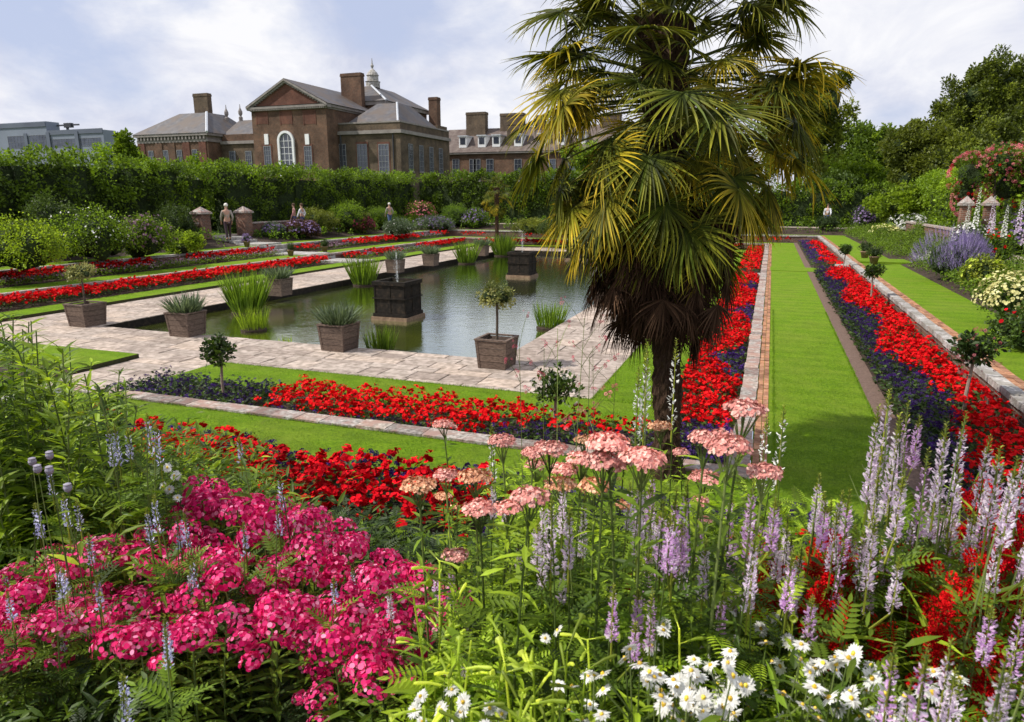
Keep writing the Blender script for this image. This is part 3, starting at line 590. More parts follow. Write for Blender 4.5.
def mound(label, base, rx, rz, leafm, flowm=None, nf=120, fs=.05, nl=1600, ls=.08, cat='shrub', name='border_shrub', ry=None, lobes=None, fl=None, group=None, spikes=False, upper=True):
    t = thing(name, label, cat, base, random.uniform(0, 6), group); ry = ry or rx
    if lobes is None:
        lobes = [((0, 0, rz*.45), (rx*.8, ry*.8, rz*.55))]+[((rx*.45*cos(a), ry*.45*sin(a), rz*random.uniform(.3, .5)), (rx*.5, ry*.5, rz*random.uniform(.4, .55))) for a in [random.uniform(0, 6.3) for _ in range(4)]]
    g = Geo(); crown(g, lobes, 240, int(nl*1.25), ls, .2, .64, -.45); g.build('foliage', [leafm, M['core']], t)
    if flowm is not None:
        g = Geo(); f = fl or floret(5, 1, .9, .15, 0); 
        for c, r in lobes:
            k_ = int(nf/len(lobes))+1; d = rdir(k_*3); d = d[d[:, 2] > (-.15 if upper else -.6)][:k_]; P = np.array(c)+d*np.array(r)*R.uniform(.98, 1.16, (len(d), 1))
            if spikes:
                D = norm(d*np.array([.7, .7, 1])+[0, 0, .9]); g.inst(f, P, frames(D, R.uniform(.7, 1.3, len(d))*fs))
            else:
                N_ = norm(d+R.normal(0, .4, d.shape)+[0, 0, .3]); U = norm(np.cross(N_, R.normal(0, 1, d.shape))); g.inst(f, P, np.stack([U, np.cross(N_, U), N_], 2)*(R.uniform(.6, 1.3, len(d))*fs)[:, None, None])
        fo = g.build('flowers', [flowm], t)
        if nf >= 100: fo['kind'] = 'stuff'
    return t
SPIKE = Geo()
for i in range(26):
    t_ = i/26; a = i*2.4; rr = .09*(1-.75*t_); SPIKE.poly([(t_, rr*.15*cos(a), rr*.15*sin(a)), (t_-.02, rr*cos(a+.35), rr*sin(a+.35)), (t_+.03, rr*1.25*cos(a), rr*1.25*sin(a)), (t_+.04, rr*cos(a-.35), rr*sin(a-.35))], [(0,1,2,3)], 0, t_)
BALL = Geo()
for i in range(22):
    z_ = 1-2*(i+.5)/22; q_ = sqrt(1-z_*z_); a = i*2.4; c_ = np.array([q_*cos(a), q_*sin(a), z_]); u_ = np.array([-sin(a), cos(a), 0]); v_ = np.cross(c_, u_)
    BALL.poly([c_*.6, c_+.3*u_, c_*1.1+.3*v_, c_-.3*u_], [(0,1,2,3)], 0, .5)

# ---- hedges round the garden
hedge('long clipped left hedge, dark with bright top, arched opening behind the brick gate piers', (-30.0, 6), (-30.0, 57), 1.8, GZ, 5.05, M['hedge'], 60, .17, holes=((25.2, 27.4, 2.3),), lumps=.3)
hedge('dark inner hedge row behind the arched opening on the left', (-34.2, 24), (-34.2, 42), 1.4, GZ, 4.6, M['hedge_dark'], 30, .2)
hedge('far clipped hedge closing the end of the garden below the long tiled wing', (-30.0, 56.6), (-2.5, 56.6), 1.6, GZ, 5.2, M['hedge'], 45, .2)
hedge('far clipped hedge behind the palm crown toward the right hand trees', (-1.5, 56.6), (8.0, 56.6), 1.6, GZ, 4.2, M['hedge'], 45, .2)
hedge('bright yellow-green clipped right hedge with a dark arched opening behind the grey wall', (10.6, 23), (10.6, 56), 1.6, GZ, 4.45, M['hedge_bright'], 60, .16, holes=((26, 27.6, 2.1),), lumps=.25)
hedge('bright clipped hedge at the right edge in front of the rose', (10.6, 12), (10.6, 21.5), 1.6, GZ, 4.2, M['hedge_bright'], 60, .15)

# ---- trees
def lob(w, d, h, n, zc=.62, rmin=.3, rmax=.5):
    out = [((0, 0, h*zc), (w*.36, d*.36, h*(1-zc)*.8))]
    for i in range(n):
        a = i*2*pi/n+random.uniform(-.4, .4); q = random.uniform(.5, .85)
        out.append(((w*.33*cos(a)*q*1.2, d*.33*sin(a)*q*1.2, h*random.uniform(zc-.22, zc+.2)), (w*random.uniform(.2, .3), d*random.uniform(.2, .3), h*random.uniform(.16, .24))))
    return out
def ptree(name, label, px, ytop, D, wpx, mat, **kw):
    top = atd(px, ytop, D); b = (top[0], top[1], GZ); h = top[2]-GZ; w_ = wpx/FPX*D
    kw.setdefault('size', .0047*D); kw['nleaf'] = int(kw['nleaf']*1.7); return tree(name, label, b, h, lob(w_, w_*.9, h, kw.pop('nl', 9), kw.pop('zc', .6)), mat, trunk=h*.03, **kw)
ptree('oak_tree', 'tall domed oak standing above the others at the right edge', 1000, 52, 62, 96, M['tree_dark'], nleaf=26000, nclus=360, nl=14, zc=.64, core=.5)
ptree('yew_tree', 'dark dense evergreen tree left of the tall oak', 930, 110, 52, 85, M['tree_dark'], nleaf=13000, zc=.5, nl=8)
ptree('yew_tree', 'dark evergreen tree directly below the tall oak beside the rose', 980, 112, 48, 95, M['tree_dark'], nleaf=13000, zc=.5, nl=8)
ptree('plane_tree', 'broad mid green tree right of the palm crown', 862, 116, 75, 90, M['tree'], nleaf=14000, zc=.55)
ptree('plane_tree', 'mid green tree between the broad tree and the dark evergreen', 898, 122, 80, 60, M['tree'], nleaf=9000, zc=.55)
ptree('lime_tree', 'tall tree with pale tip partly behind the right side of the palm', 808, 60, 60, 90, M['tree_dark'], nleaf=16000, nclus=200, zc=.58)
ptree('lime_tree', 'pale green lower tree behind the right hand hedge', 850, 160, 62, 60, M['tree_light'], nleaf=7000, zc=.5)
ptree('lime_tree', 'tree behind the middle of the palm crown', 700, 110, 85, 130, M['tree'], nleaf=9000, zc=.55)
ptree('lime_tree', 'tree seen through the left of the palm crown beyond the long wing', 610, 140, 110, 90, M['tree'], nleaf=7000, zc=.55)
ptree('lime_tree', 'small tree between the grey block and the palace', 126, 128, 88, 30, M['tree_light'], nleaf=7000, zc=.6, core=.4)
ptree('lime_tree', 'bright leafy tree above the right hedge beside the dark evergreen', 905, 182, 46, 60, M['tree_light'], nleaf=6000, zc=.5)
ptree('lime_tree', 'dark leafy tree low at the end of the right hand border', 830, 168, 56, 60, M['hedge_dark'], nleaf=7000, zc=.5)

# rambler rose on its support at the right
pr = atd(1000, 160, 27); t = thing('rambler_rose', 'rambler rose covered in deep pink and red blossom above the right hand hedge', 'rose', (pr[0], pr[1], GZ))
g = Geo(); g.tube([(0, 0, 0), (.05, 0, 1.6), (-.1, 0, 3.2)], [.07, .05, .03], 6); g.tube([(.9, 0, 0), (.95, 0, 3.0)], .05, 6); g.build('stems', M['bark'], t)
lobes = [((-.9, 0, 2.9), (.75, .6, .9)), ((.1, 0, 3.35), (.9, .7, .75)), ((1.1, .1, 3.5), (.9, .7, .7)), ((-1.0, 0, 2.1), (.45, .4, .7)), ((.5, .2, 2.5), (.8, .6, .8)), ((2.0, .1, 3.0), (.8, .6, .9))]
g = Geo(); crown(g, lobes, 120, 6500, .11, .25, .6); g.build('foliage', [M['leaf'], M['core']], t)
for nm, mt, nf in (('blossom', 'rose', 620), ('dark_blossom', 'red_deep', 200), ('pale_blossom', 'salmon', 160)):
    g = Geo()
    for c, r in lobes:
        cl_ = rdir(9); k_ = nf//len(lobes); ci = R.integers(0, 9, k_); P = np.array(c)+norm(cl_[ci]+R.normal(0, .22, (k_, 3)))*np.array(r)*1.08; g.inst(BALL, P, frames(rdir(k_), R.uniform(.03, .065, k_)))
    g.build(nm, M[mt], t)['kind'] = 'stuff'

# ---- palms
def fan(el, L=.62, n=34, pet=.75, seedv=0, dead=False, old=False):
    """one fan frond; stalk leaves the origin along +x at elevation el"""
    rs = np.random.default_rng(seedv); g = Geo(); e = radians(el)
    d = np.array([cos(e), 0, sin(e)]); up = np.array([-sin(e), 0, cos(e)]); side = np.array([0, 1., 0])
    sag = (.10 if not dead else .02)*pet; pts = [d*pet*t - np.array([0, 0, sag*t*t]) for t in (0, .33, .66, 1)]
    g.tube(pts, [.016, .011, .009, .007], 4, 1); hub = pts[-1]
    tilt = rs.uniform(.1, .9); d2 = norm(d*cos(tilt)-up*sin(tilt)+[0, 0, -.15]); up2 = norm(up-d2*np.dot(up, d2))
    spread = rs.uniform(105, 150) if not dead else 78
    for i in range(n):
        q = -1+2*i/(n-1); a = radians(q*spread)+rs.normal(0, .02); dirv = d2*cos(a)+side*sin(a)
        Ls = L*(1-.22*q*q)*rs.uniform(.88, 1.08); rows = [0, .12, .42, .62, .8, 1.]; wd = [.004, .010, .0125, .010, .006, .0008]
        bend = rs.uniform(.05, .26)*(1.5 if dead else 1.35 if old else .9)*(1 if rs.random() > .25 else 2.8); br = rs.random() < .3
        lat = norm(np.cross(up2, dirv)); V = []; T = []; p = hub.copy(); prev = 0; dv = dirv.copy()
        for r_, w_ in zip(rows, wd):
            step = (r_-prev)*Ls; prev = r_
            if r_ > .4: dv = norm(dv+np.array([0, 0, -1])*bend*(r_ if not (br and r_ > .55) else 2.2*r_))
            p = p+dv*step; nn = norm(np.cross(dv, lat)); w_ = w_*L/.6
            V += [p-lat*w_+nn*w_*.7, p, p+lat*w_+nn*w_*.7]; T += [r_*rs.uniform(.7, 1.1)]*3
        F = []
        for j in range(len(rows)-1): a_ = 3*j; F += [(a_, a_+3, a_+4, a_+1), (a_+1, a_+4, a_+5, a_+2)]
        g.poly(V, F, 0, T, rs.random())
    return g
def palm(label, base, th, tr, cz, nfr, L, pet, dead=46, name='fan_palm', lean=(0, 0)):
    t = thing(name, label, 'palm tree', base)
    g = Geo(); k_ = 26; V = []; T = []; nseg = int(cz/.07); prof = []
    pts = [(lean[0]*i/nseg, lean[1]*i/nseg, -.05+(cz+.05)*i/nseg) for i in range(nseg+1)]
    for i, p in enumerate(pts):
        z = p[2]; r0 = tr*(1.18 if z < .15 else 1)*(1+.05*sin(z*9))+.05*max(0, z-cz*.55)
        for j in range(k_): a = 2*pi*j/k_; r_ = r0*(1+random.uniform(-.09, .12)+.06*(1 if (i % 2) else -1)*(1 if j % 4 < 2 else -1)); V.append((p[0]+r_*cos(a), p[1]+r_*sin(a), z+random.uniform(-.02, .02)))
    F = [(i*k_+j, i*k_+(j+1) % k_, (i+1)*k_+(j+1) % k_, (i+1)*k_+j) for i in range(nseg) for j in range(k_)]+[tuple(range(nseg*k_, nseg*k_+k_))]
    g.poly(V, F); g.build('trunk', M['fibre'], t)
    # loose fibres and stubs of old stalks
    n = 1700; a = R.uniform(0, 2*pi, n); z = R.uniform(.1, cz, n); P = np.stack([lean[0]*z/cz+tr*.98*np.cos(a), lean[1]*z/cz+tr*.98*np.sin(a), z], 1); D = np.stack([np.cos(a)*.5, np.sin(a)*.5, R.uniform(-1.2, .8, n)], 1)
    f = Geo(); f.inst(Geo().poly([(0,-.05,0),(0,.05,0),(1,0,-.1)], [(0,1,2)], 0, [0,0,1]), P, frames(D, R.uniform(.04, .12, n))); fb = f.build('fibres', M['palm_dead'], t)
    protos = {}
    def get(kind, el, v):
        key = (kind, el, v)
        if key not in protos:
            o = fan(el, L*(1 if kind != 'dead' else .92), 42 if kind != 'dead' else 24, pet*(1 if kind != 'dead' else .88), (el*13+v*101+(7 if kind == 'yellow' else 0)) % 9999, kind == 'dead', kind == 'yellow' or el < -8).build('frond' if kind != 'dead' else 'dead_frond', [M[{'green': 'palm', 'yellow': 'palm_y', 'dead': 'palm_dead'}[kind]], M['petiole'] if kind != 'dead' else M['palm_dead']])
            protos[key] = o; return o, True
        return protos[key], False
    def put(kind, el, az, z, roll=0, sc=1):
        el = int(round(el/14)*14); o, fresh = get(kind, el, random.randrange(6)); o = o if fresh else o.copy()
        if not fresh: COL.objects.link(o)
        o.parent = t; f_ = z/cz; o.location = (lean[0]*f_, lean[1]*f_, z); o.rotation_euler = (roll, 0, az); o.scale = (sc,)*3
    ga = 2.39996
    for i in range(nfr):
        q = i/(nfr-1)
        el = 86-140*q**.85+random.uniform(-16, 16); z = cz-min(1.85, cz*.33)*q+.12; kind = 'green' if q < .40 or random.random() < .55 else 'yellow'
        put(kind, el, i*ga+random.uniform(-.4, .4), z, roll=random.uniform(-.5, .5), sc=random.uniform(.70, 1.12)*(.85+.32*sin(min(1, q*1.5)*pi/2)-.25*max(0, q-.75)*4))
    for i in range(dead):
        q = i/max(1, dead-1); put('dead', random.uniform(-74, -34)-8*q, i*ga+random.uniform(-.3, .3), cz-(1.15+.95*q), roll=random.uniform(-.3, .3), sc=random.uniform(.75, 1.1))
    return t
BASE = atz(668, 476, .40)
palm('large fan palm with shaggy brown trunk and dead leaf skirt in the middle', BASE, 0, .135, 4.4, 225, .46, .95, 180, lean=(-.26, .04))
pb = atz(791//1*0+497, 246, .0); palm('small distant fan palm standing before the far hedge', (pb[0], pb[1], .06), 0, .12, 3.9, 30, .5, .7, 0)

# ---- planters
def planter(label, base, s=.72, h=.56, plant='grass', rz=0., group=None):
    s = s*.86; t = thing('wooden_planter', label, 'planter', base, rz, group); b = s*.43; tp = s*.5; n = 4; g = Geo()
    for side in range(4):
        c_, s_ = [(1, 0), (0, 1), (-1, 0), (0, -1)][side]
        for i in range(n):
            z0, z1 = h*i/n+.004, h*(i+1)/n-.004; r0, r1 = b+(tp-b)*z0/h, b+(tp-b)*z1/h; rr = random.random()
            def Q(u, r, z, o): # u along side
                x, y = r-o, u; return (x*c_-y*s_, x*s_+y*c_, z)
            g.poly([Q(-r0, r0, z0, 0), Q(r0, r0, z0, 0), Q(r1, r1, z1, 0), Q(-r1, r1, z1, 0), Q(-r0, r0, z0, .03), Q(r0, r0, z0, .03), Q(r1, r1, z1, .03), Q(-r1, r1, z1, .03)], [(0,1,2,3),(7,6,5,4),(3,2,6,7),(1,0,4,5),(0,3,7,4),(2,1,5,6)], 0, 0, rr)
    g.build('box', M['wood'], t)
    g = Geo()
    for sx in (-1, 1):
        for sy in (-1, 1): g.poly([(sx*(b*.86+dx), sy*(b*.86+dy), -.0) for dx, dy in ((0,0),(b*.17,0),(b*.17,b*.17),(0,b*.17))]+[(sx*(tp*.86+dx), sy*(tp*.86+dy), h+.012) for dx, dy in ((0,0),(tp*.17,0),(tp*.17,tp*.17),(0,tp*.17))], [(0,1,2,3),(7,6,5,4),(0,4,5,1),(1,5,6,2),(2,6,7,3),(3,7,4,0)])
    g.build('corner_posts', M['wood'], t)
    g = Geo(); o_ = tp+.02
    for a_, b_ in (((-o_, -o_), (o_, -o_+.06)), ((-o_, o_-.06), (o_, o_)), ((-o_, -o_+.061), (-o_+.06, o_-.061)), ((o_-.06, -o_+.061), (o_, o_-.061))): g.box((*a_, h+.014), (*b_, h+.045))
    g.build('rim', M['wood'], t)
    g = Geo(); q = tp-.04; g.poly([(-q,-q,h-.04),(q,-q,h-.04),(q,q,h-.04),(-q,q,h-.04)], [(0,1,2,3)]); g.build('soil', M['soil'], t)
    if plant in ('grass', 'low'):
        g = Geo(); m_ = 420; a = R.uniform(0, 2*pi, m_); rr = .30*s/.72*np.sqrt(R.random(m_)); P = np.stack([rr*np.cos(a), rr*np.sin(a), np.full(m_, h-.04)], 1)
        D = np.stack([np.cos(a)*rr*2.6+R.normal(0, .2, m_), np.sin(a)*rr*2.6+R.normal(0, .2, m_), np.ones(m_)], 1); g.inst(leaf(1, .05, .25, .1), P, frames(D, R.uniform(.28, .62, m_)*(1 if plant == 'grass' else .7)))
        g.build('plant', M['leaf_grey'], t)
    else:
        g = Geo(); sh = .68; g.tube([(0, 0, h-.05), (.01, 0, h+sh*.5), (0, .01, h+sh)], [.03, .025, .022], 8); g.build('stem', M['bark'], t)
        g = Geo(); rb = .30; lobes = [((0, 0, h+sh+.16), (rb, rb, rb*.72))]+[((.17*cos(i*1.26), .17*sin(i*1.26), h+sh+.12+.05*(i % 2)), (.17, .17, .14)) for i in range(5)]
        crown(g, lobes, 60, 2600, .05, .3, .6, -.9); g.build('topiary_ball', [M['leaf_varieg'], M['core']], t)
    return t
for px, py, lab, pl in ((497, 366, 'oak planter with a cream variegated ball on a stem at the near right pond corner', 'topiary'), (340, 349, 'oak planter of grey green grasses at the middle of the near pond edge', 'grass'),
        (188, 335, 'oak planter of spiky grey leaves at the left of the near pond edge', 'grass'), (88, 325, 'oak planter with a variegated ball on a stem at the far left pond corner', 'topiary')):
    b_ = atz(px, py, .0); planter(lab, b_, .78 if px < 100 else .74, .54, pl, random.uniform(-.04, .04))
for x, y, lab in ((-15.55, 19.3, 'low planter behind the tall iris clump on the left pond edge'), (-15.6, 27.3, 'first of the paired planters on the left pond edge beyond the near fountain'), (-15.6, 30.8, 'second of the paired planters on the left pond edge'),
        (-15.6, 37.4, 'planter beside the far left iris clump'), (-4.55, 20.6, 'dark planter on the right pond edge under the palm leaves'), (-4.55, 34.5, 'far planter on the right pond edge seen below the palm leaves'), (-15.6, 41.0, 'planter at the far left pond corner'), (-9.0, 43.2, 'planter at the middle of the far pond edge')):
    planter(lab, (x, y, 0), .74, .54, 'grass')
for x, y, z, lab in ((-22.6, 29.1, .4, 'small pot of clipped green beside the left steps, near side'), (-22.6, 32.0, .4, 'small pot of clipped green beside the left steps, far side'), (3.75, 29.2, .8, 'small terracotta pot with dark bush beside the right steps, near side'), (3.75, 32.0, .8, 'small terracotta pot with dark bush beside the right steps, far side'), (-25.2, 29.0, .8, 'mauve flowered pot at the head of the left steps')):
    t = thing('flower_pot', lab, 'flower pot', (x, y, z)); g = Geo(); g.lathe([(.11, 0), (.17, .26), (.19, .27), (.19, .31), (.16, .31), (.14, .28)], k=16); g.build('pot', M['plinth'], t, True)
    g = Geo(); crown(g, [((0, 0, .44), (.22, .22, .2))], 24, 700, .05, .3, .7, -.8); g.build('plant', [M['lavender'] if 'mauve' in lab else M['leaf_dark'], M['core']], t)

# ---- cisterns with fountains in the pond
def cistern(label, c, s=.98, h=1.12):
    t = thing('fountain_cistern', label, 'fountain', (c[0], c[1], -.22)); q = s/2; h0 = .1
    g = Geo(); g.box((-q-.09, -q-.09, -.3), (q+.09, q+.09, h0)); g.build('plinth', M['plinth'], t)
    g = Geo(); w_ = .06; g.box((-q, -q, h0), (q, -q+w_, h)); g.box((-q, q-w_, h0), (q, q, h)); g.box((-q, -q+w_, h0), (-q+w_, q-w_, h)); g.box((q-w_, -q+w_, h0), (q, q-w_, h)); g.build('tank', M['cist'], t)
    g = Geo(); e = .045
    for z0, z1 in ((h0+.002, h0+.1), (h-.11, h-.002), (h*.55, h*.55+.04)):
        for a_, b_ in (((-q-e, -q-e), (q+e, -q-.002)), ((-q-e, q+.002), (q+e, q+e)), ((-q-e, -q-.001), (-q-.002, q+.001)), ((q+.002, -q-.001), (q+e, q+.001))): g.box((*a_, z0), (*b_, z1))
    g.build('rim', M['cist'], t)
    g = Geo(); m_ = 2; e = .014
    for i in range(m_+1):
        u = -q+s*i/m_; u0, u1 = max(-q, u-.035), min(q, u+.035)
        for z0, z1 in ((h0+.104, h*.55-.004), (h*.55+.044, h-.114)):
            g.box((u0, -q-e, z0), (u1, -q-.001, z1)); g.box((u0, q+.001, z0), (u1, q+e, z1)); g.box((-q-e, u0, z0), (-q-.001, u1, z1)); g.box((q+.001, u0, z0), (q+e, u1, z1))
    g.build('panel_ribs', M['cist'], t)
    g = Geo(); g.poly([(-q+w_,-q+w_,h-.08),(q-w_,-q+w_,h-.08),(q-w_,q-w_,h-.08),(-q+w_,q-w_,h-.08)], [(0,1,2,3)]); g.build('tank_water', M['water'], t)
    g = Geo(); n = 520; u = R.random(n)**.8; a = R.uniform(0, 2*pi, n); r_ = (.03+.17*u)*np.sqrt(R.random(n)); z = h-.08+1.05*(1-(2*R.random(n)-1)**2*.0)*u
    P = np.stack([r_*np.cos(a), r_*np.sin(a), z], 1); g.inst(card(1, .5), P, frames(rdir(n), R.uniform(.006, .02, n)))
    g.build('water_drops', M['drops'], t)['kind'] = 'stuff'
    g = Geo(); g.tube([(0, 0, h-.1), (0, 0, h+.35), (0, 0, h+.8)], [.02, .03, .012], 10); g.build('water_jet', M['spray'], t, True)
    return t
M['drops'] = surf_mat('water_drops', [(.3, (.7,.72,.75)), (.7, (.85,.87,.9))], 20, rough=.2)
cistern('near black lead fountain tank standing in the pond', (-10.1, 17.75)); cistern('middle black lead fountain tank standing in the pond', (-10.4, 29.6)); cistern('far black lead fountain tank near the end of the pond', (-10.4, 39.2))

# ---- water plants
def iris(label, base, r=.55, h=1.1, n=420, mat='leaf_bright'):
    t = thing('iris_clump', label, 'water plant', base, random.uniform(0, 6)); g = Geo(); a = R.uniform(0, 2*pi, n); rr = r*np.sqrt(R.random(n))*.7; P = np.stack([rr*np.cos(a), rr*np.sin(a), np.full(n, -.02)], 1)
    D = np.stack([np.cos(a)*rr*.9+R.normal(0, .1, n), np.sin(a)*rr*.9+R.normal(0, .1, n), np.ones(n)], 1); g.inst(leaf(1, .03, .10, .1), P, frames(D, R.uniform(.5, 1.1, n)*h)); g.build('blades', M[mat], t)
    g = Geo(); g.lathe([(r*.75, -.1), (r*.8, .03), (r*.5, .05)], k=14); g.build('root_mat', M['soil'], t)
W_ = -.20
for x, y, r_, h_, n_, mt, lab in ((-14.9, 16.9, .58, 1.3, 560, 'leaf', 'tallest iris clump in the left near corner of the pond'), (-12.7, 14.6, .42, .65, 260, 'leaf_bright', 'low bright water plant in front of the tall iris clump'),
        (-15.3, 24.2, .58, 1.25, 420, 'leaf', 'second iris clump on the left pond margin'), (-15.3, 34.5, .6, 1.3, 360, 'leaf', 'third iris clump on the left pond margin'), (-15.3, 40.0, .7, 1.5, 360, 'leaf', 'iris clump at the far left end of the pond'),
        (-5.4, 17.6, .45, .75, 260, 'leaf', 'arching rush clump on the right pond margin'), (-8.1, 13.35, .4, .65, 240, 'leaf', 'leafy clump in the water beside the middle grass planter'), (-10.6, 13.2, .22, .3, 80, 'leaf_bright', 'small yellowish tuft at the near pond edge')):
    iris(lab, (x, y, W_), r_, h_, n_, mt)

# ---- standard bushes on bare stems in the beds
def standard(label, base, h, rb, mat, flow=None, st=.018, droop=False):
    t = thing('standard_bush', label, 'standard bush', base, random.uniform(0, 6)); g = Geo(); g.tube([(0, 0, -.02), (.02, 0, h*.4), (0, .02, h)], [st*1.3, st*1.2, st], 7); g.build('stem', M['pale_stem'], t)
    g = Geo(); lobes = [((random.uniform(-.4, .4)*rb, random.uniform(-.4, .4)*rb, h+random.uniform(-.2, .35)*rb), (rb*.5, rb*.5, rb*.4)) for _ in range(6)]; crown(g, lobes, 46, 700, .075, .45, 0, -1); 
    for i in range(9): a = i*.7; g.tube([(0, 0, h-.03), (rb*.5*cos(a), rb*.5*sin(a), h+.12*rb), (rb*cos(a), rb*sin(a), h+random.uniform(-.2, .5)*rb)], [.006, .004, .002], 3, 1)
    g.build('crown', [mat, M['bark']], t)
    if flow:
        g = Geo(); n = 60; g.inst(BALL, rdir(n)*rb*R.uniform(.6, 1.1, (n, 1))+[0, 0, h], frames(rdir(n), R.uniform(.012, .02, n))); g.build('flowers', M[flow], t)
standard('thin standard bush with drooping dark leaves in the near bed at the left', atz(225, 404, .06)+[0, 0, 0], .82, .30, M['leaf_dark'])
standard('dense standard fuchsia with small pale flowers in the near bed left of the palm', atz(556, 432, .06), .62, .36, M['leaf_dark'], 'whitep')
standard('nearest slender standard with dark crown in the right hand red bed', atz(963, 422, .42), .92, .3, M['leaf_dark'], 'rose')
standard('second slender standard on a pale stem in the right hand red bed', atz(869, 311, .42), 1.0, .28, M['leaf_dark'])
standard('far slender standard by the steps in the right hand bed', atz(843, 276, .42), .95, .25, M['leaf_dark'])

# ---- gate piers, low walls, bench, terrace balustrade
def pier(label, b, h=1.75, s=.62):
    t = thing('gate_pier', label, 'gate pier', b); q = s/2; g = Geo(); g.box((-q, -q, -.05), (q, q, h)); g.build('shaft', M['wall_brick'], t)
    g = Geo(); g.box((-q-.08, -q-.08, h+.002), (q+.08, q+.08, h+.1)); g.poly([(-q-.06,-q-.06,h+.102),(q+.06,-q-.06,h+.102),(q+.06,q+.06,h+.102),(-q-.06,q+.06,h+.102),(0,0,h+.38)], [(0,1,4),(1,2,4),(2,3,4),(3,0,4),(3,2,1,0)]); g.build('cap', M['stone'], t)
pier('left brick gate pier with pyramid stone cap at the head of the left steps', (-28.2, 29.2, GZ), 1.25); pier('right brick gate pier with pyramid stone cap beside the person on the left steps', (-28.2, 32.4, GZ), 1.25)
P1 = atd(962, 233, 27); P2 = atd(986, 232, 27); pier('left of the two capped gate piers beside the right border', (P1[0], P1[1], GZ+.35), P1[2]*0+1.42, .34); pier('right of the two capped gate piers beside the right border', (P2[0], P2[1], GZ+.35), 1.42, .34)
for lab, p, q, z1 in (('curved low brick wall left of the left gate', (-28.3, 25.5), (-28.1, 28.8), 2.0), ('low brick wall right of the left gate', (-28.3, 32.8), (-28.1, 37), 1.9), ('grey brown low wall between right hedge and white flowers', (7.35, 33.5), (7.6, 46), 1.95)):
    g = Geo(); g.box((p[0], p[1], .6), (q[0], q[1], z1-.08), 0); g.box((p[0]-.05, p[1]-.03, z1-.079), (q[0]+.05, q[1]+.03, z1), 1); o = g.build('brick_wall', [M['wall_brick'], M['stone']]); o['label'] = lab; o['category'] = 'wall'
bb = atd(606, 231, 52); t = thing('garden_bench', 'weathered grey wooden bench at the far end of the pond seen left of the palm', 'bench', (bb[0], bb[1], max(.8, bb[2])))
def bxp(nm, *bs):
    g = Geo(); [g.box(a, b) for a, b in bs]; g.build(nm, M['bench'], t)
bxp('seat', *[((-1.0, -.28+.1*i, .42), (1.0, -.2+.1*i, .45)) for i in range(5)]); bxp('backrest', ((-1.0, .26, .62), (1.0, .3, .7)), ((-1.0, .26, 1.05), (1.0, .3, 1.15)), *[((-.98+.14*i, .265, .70), (-.90+.14*i, .295, 1.05)) for i in range(15)])
for x in (-1, 1):
    for y in (-.25, .25): bxp('leg', ((x-.04, y-.03, 0), (x+.04, y+.03, .42 if y < 0 else 1.1)))
    bxp('armrest', ((x-.05, -.3, .64), (x+.05, .26, .68)))

# ---- border shrubs and perennials, left and far
def bl(px, py, X=None, z=.95):  return atz(px, py, z)
M['crimson'] = PM('crimson_petals', (.22,.015,.06), (.36,.03,.10), trans=.1, rough=.7, spec=.1)
SH = [ (22, 268, 1.9, 1.5, 'leaf_bright', None, 'bright grassy green clump at the left edge of the far border'), (92, 258, 2.3, 1.75, 'hedge', 'whitep', 'large dark rounded shrub flecked with white at the left'),
 (150, 254, 1.6, 1.45, 'leaf', 'mauve', 'reddish topped bushy plant right of the dark rounded shrub'), (185, 250, 1.2, .8, 'leaf_bright', None, 'low bright green perennial before the left gate'),
 (55, 235, 1.7, 1.9, 'hedge_dark', None, 'tall dark shrub under the hedge at the far left'), (175, 232, 1.4, 1.6, 'hedge_dark', None, 'dark shrub beside the left gate wall'),
 (274, 236, .8, .75, 'leaf_grey', 'lavender', 'mauve flowered clump right of the left gate'),
 (318, 232, 1.5, 1.5, 'leaf_yellow', None, 'yellow green shrub near the seated visitors'), (300, 237, 1.3, 1.0, 'leaf_bronze', 'lavender', 'bronze and mauve perennial clump below the yellow green shrub'),
 (352, 232, 1.8, 1.2, 'leaf_bronze', 'crimson', 'dark crimson flowering mass in the left border'), (380, 226, 1.5, 1.5, 'leaf', None, 'mid green shrub right of the crimson mass'),
 (400, 233, 1.3, 1.0, 'leaf_grey', 'whitep', 'grey perennial with pale flowers left of the purple drift'), (432, 228, 2.0, 1.0, 'leaf_grey', 'lavender', 'wide purple flowering drift before the far hedge'),
 (455, 222, 1.5, 1.7, 'leaf', None, 'leafy shrub between purple drift and small palm'), (530, 232, 1.6, 1.0, 'leaf_yellow', None, 'bright yellow green shrub right of the small palm'),
 (345, 222, 1.6, 1.9, 'hedge', None, 'upright green shrub under the hedge behind the crimson mass'), (420, 218, 1.6, 1.9, 'hedge', 'rose', 'tall shrub with dull pink bloom under the hedge'),
 (475, 226, 1.4, 1.4, 'leaf', 'lavender', 'mauve tinged shrub left of the small palm'), (560, 234, 1.7, 1.2, 'hedge_dark', None, 'dark shrub behind the far scarlet bed') ]
for px, py, r_, h_, lm, fm, lab in SH:
    p = atz(px, py, .95)
    if p[0] < -27.5: p = p*(-27.5/p[0])
    if p[1] > 54: p = p*(53.5/p[1])*[1, 1, 0]+[0, 0, 1.0]
    big = M[fm] if fm else None; mound(lab, (p[0], p[1], gz(p[0], p[1])-.03), r_*(.78 if px < 200 else .95), h_*(1.2 if px < 200 else 1.05), M[lm], big, 110 if fm == 'whitep' else 420, .035 if fm == 'whitep' else .05, nl=6500, ls=.085, name='border_shrub', spikes=False)
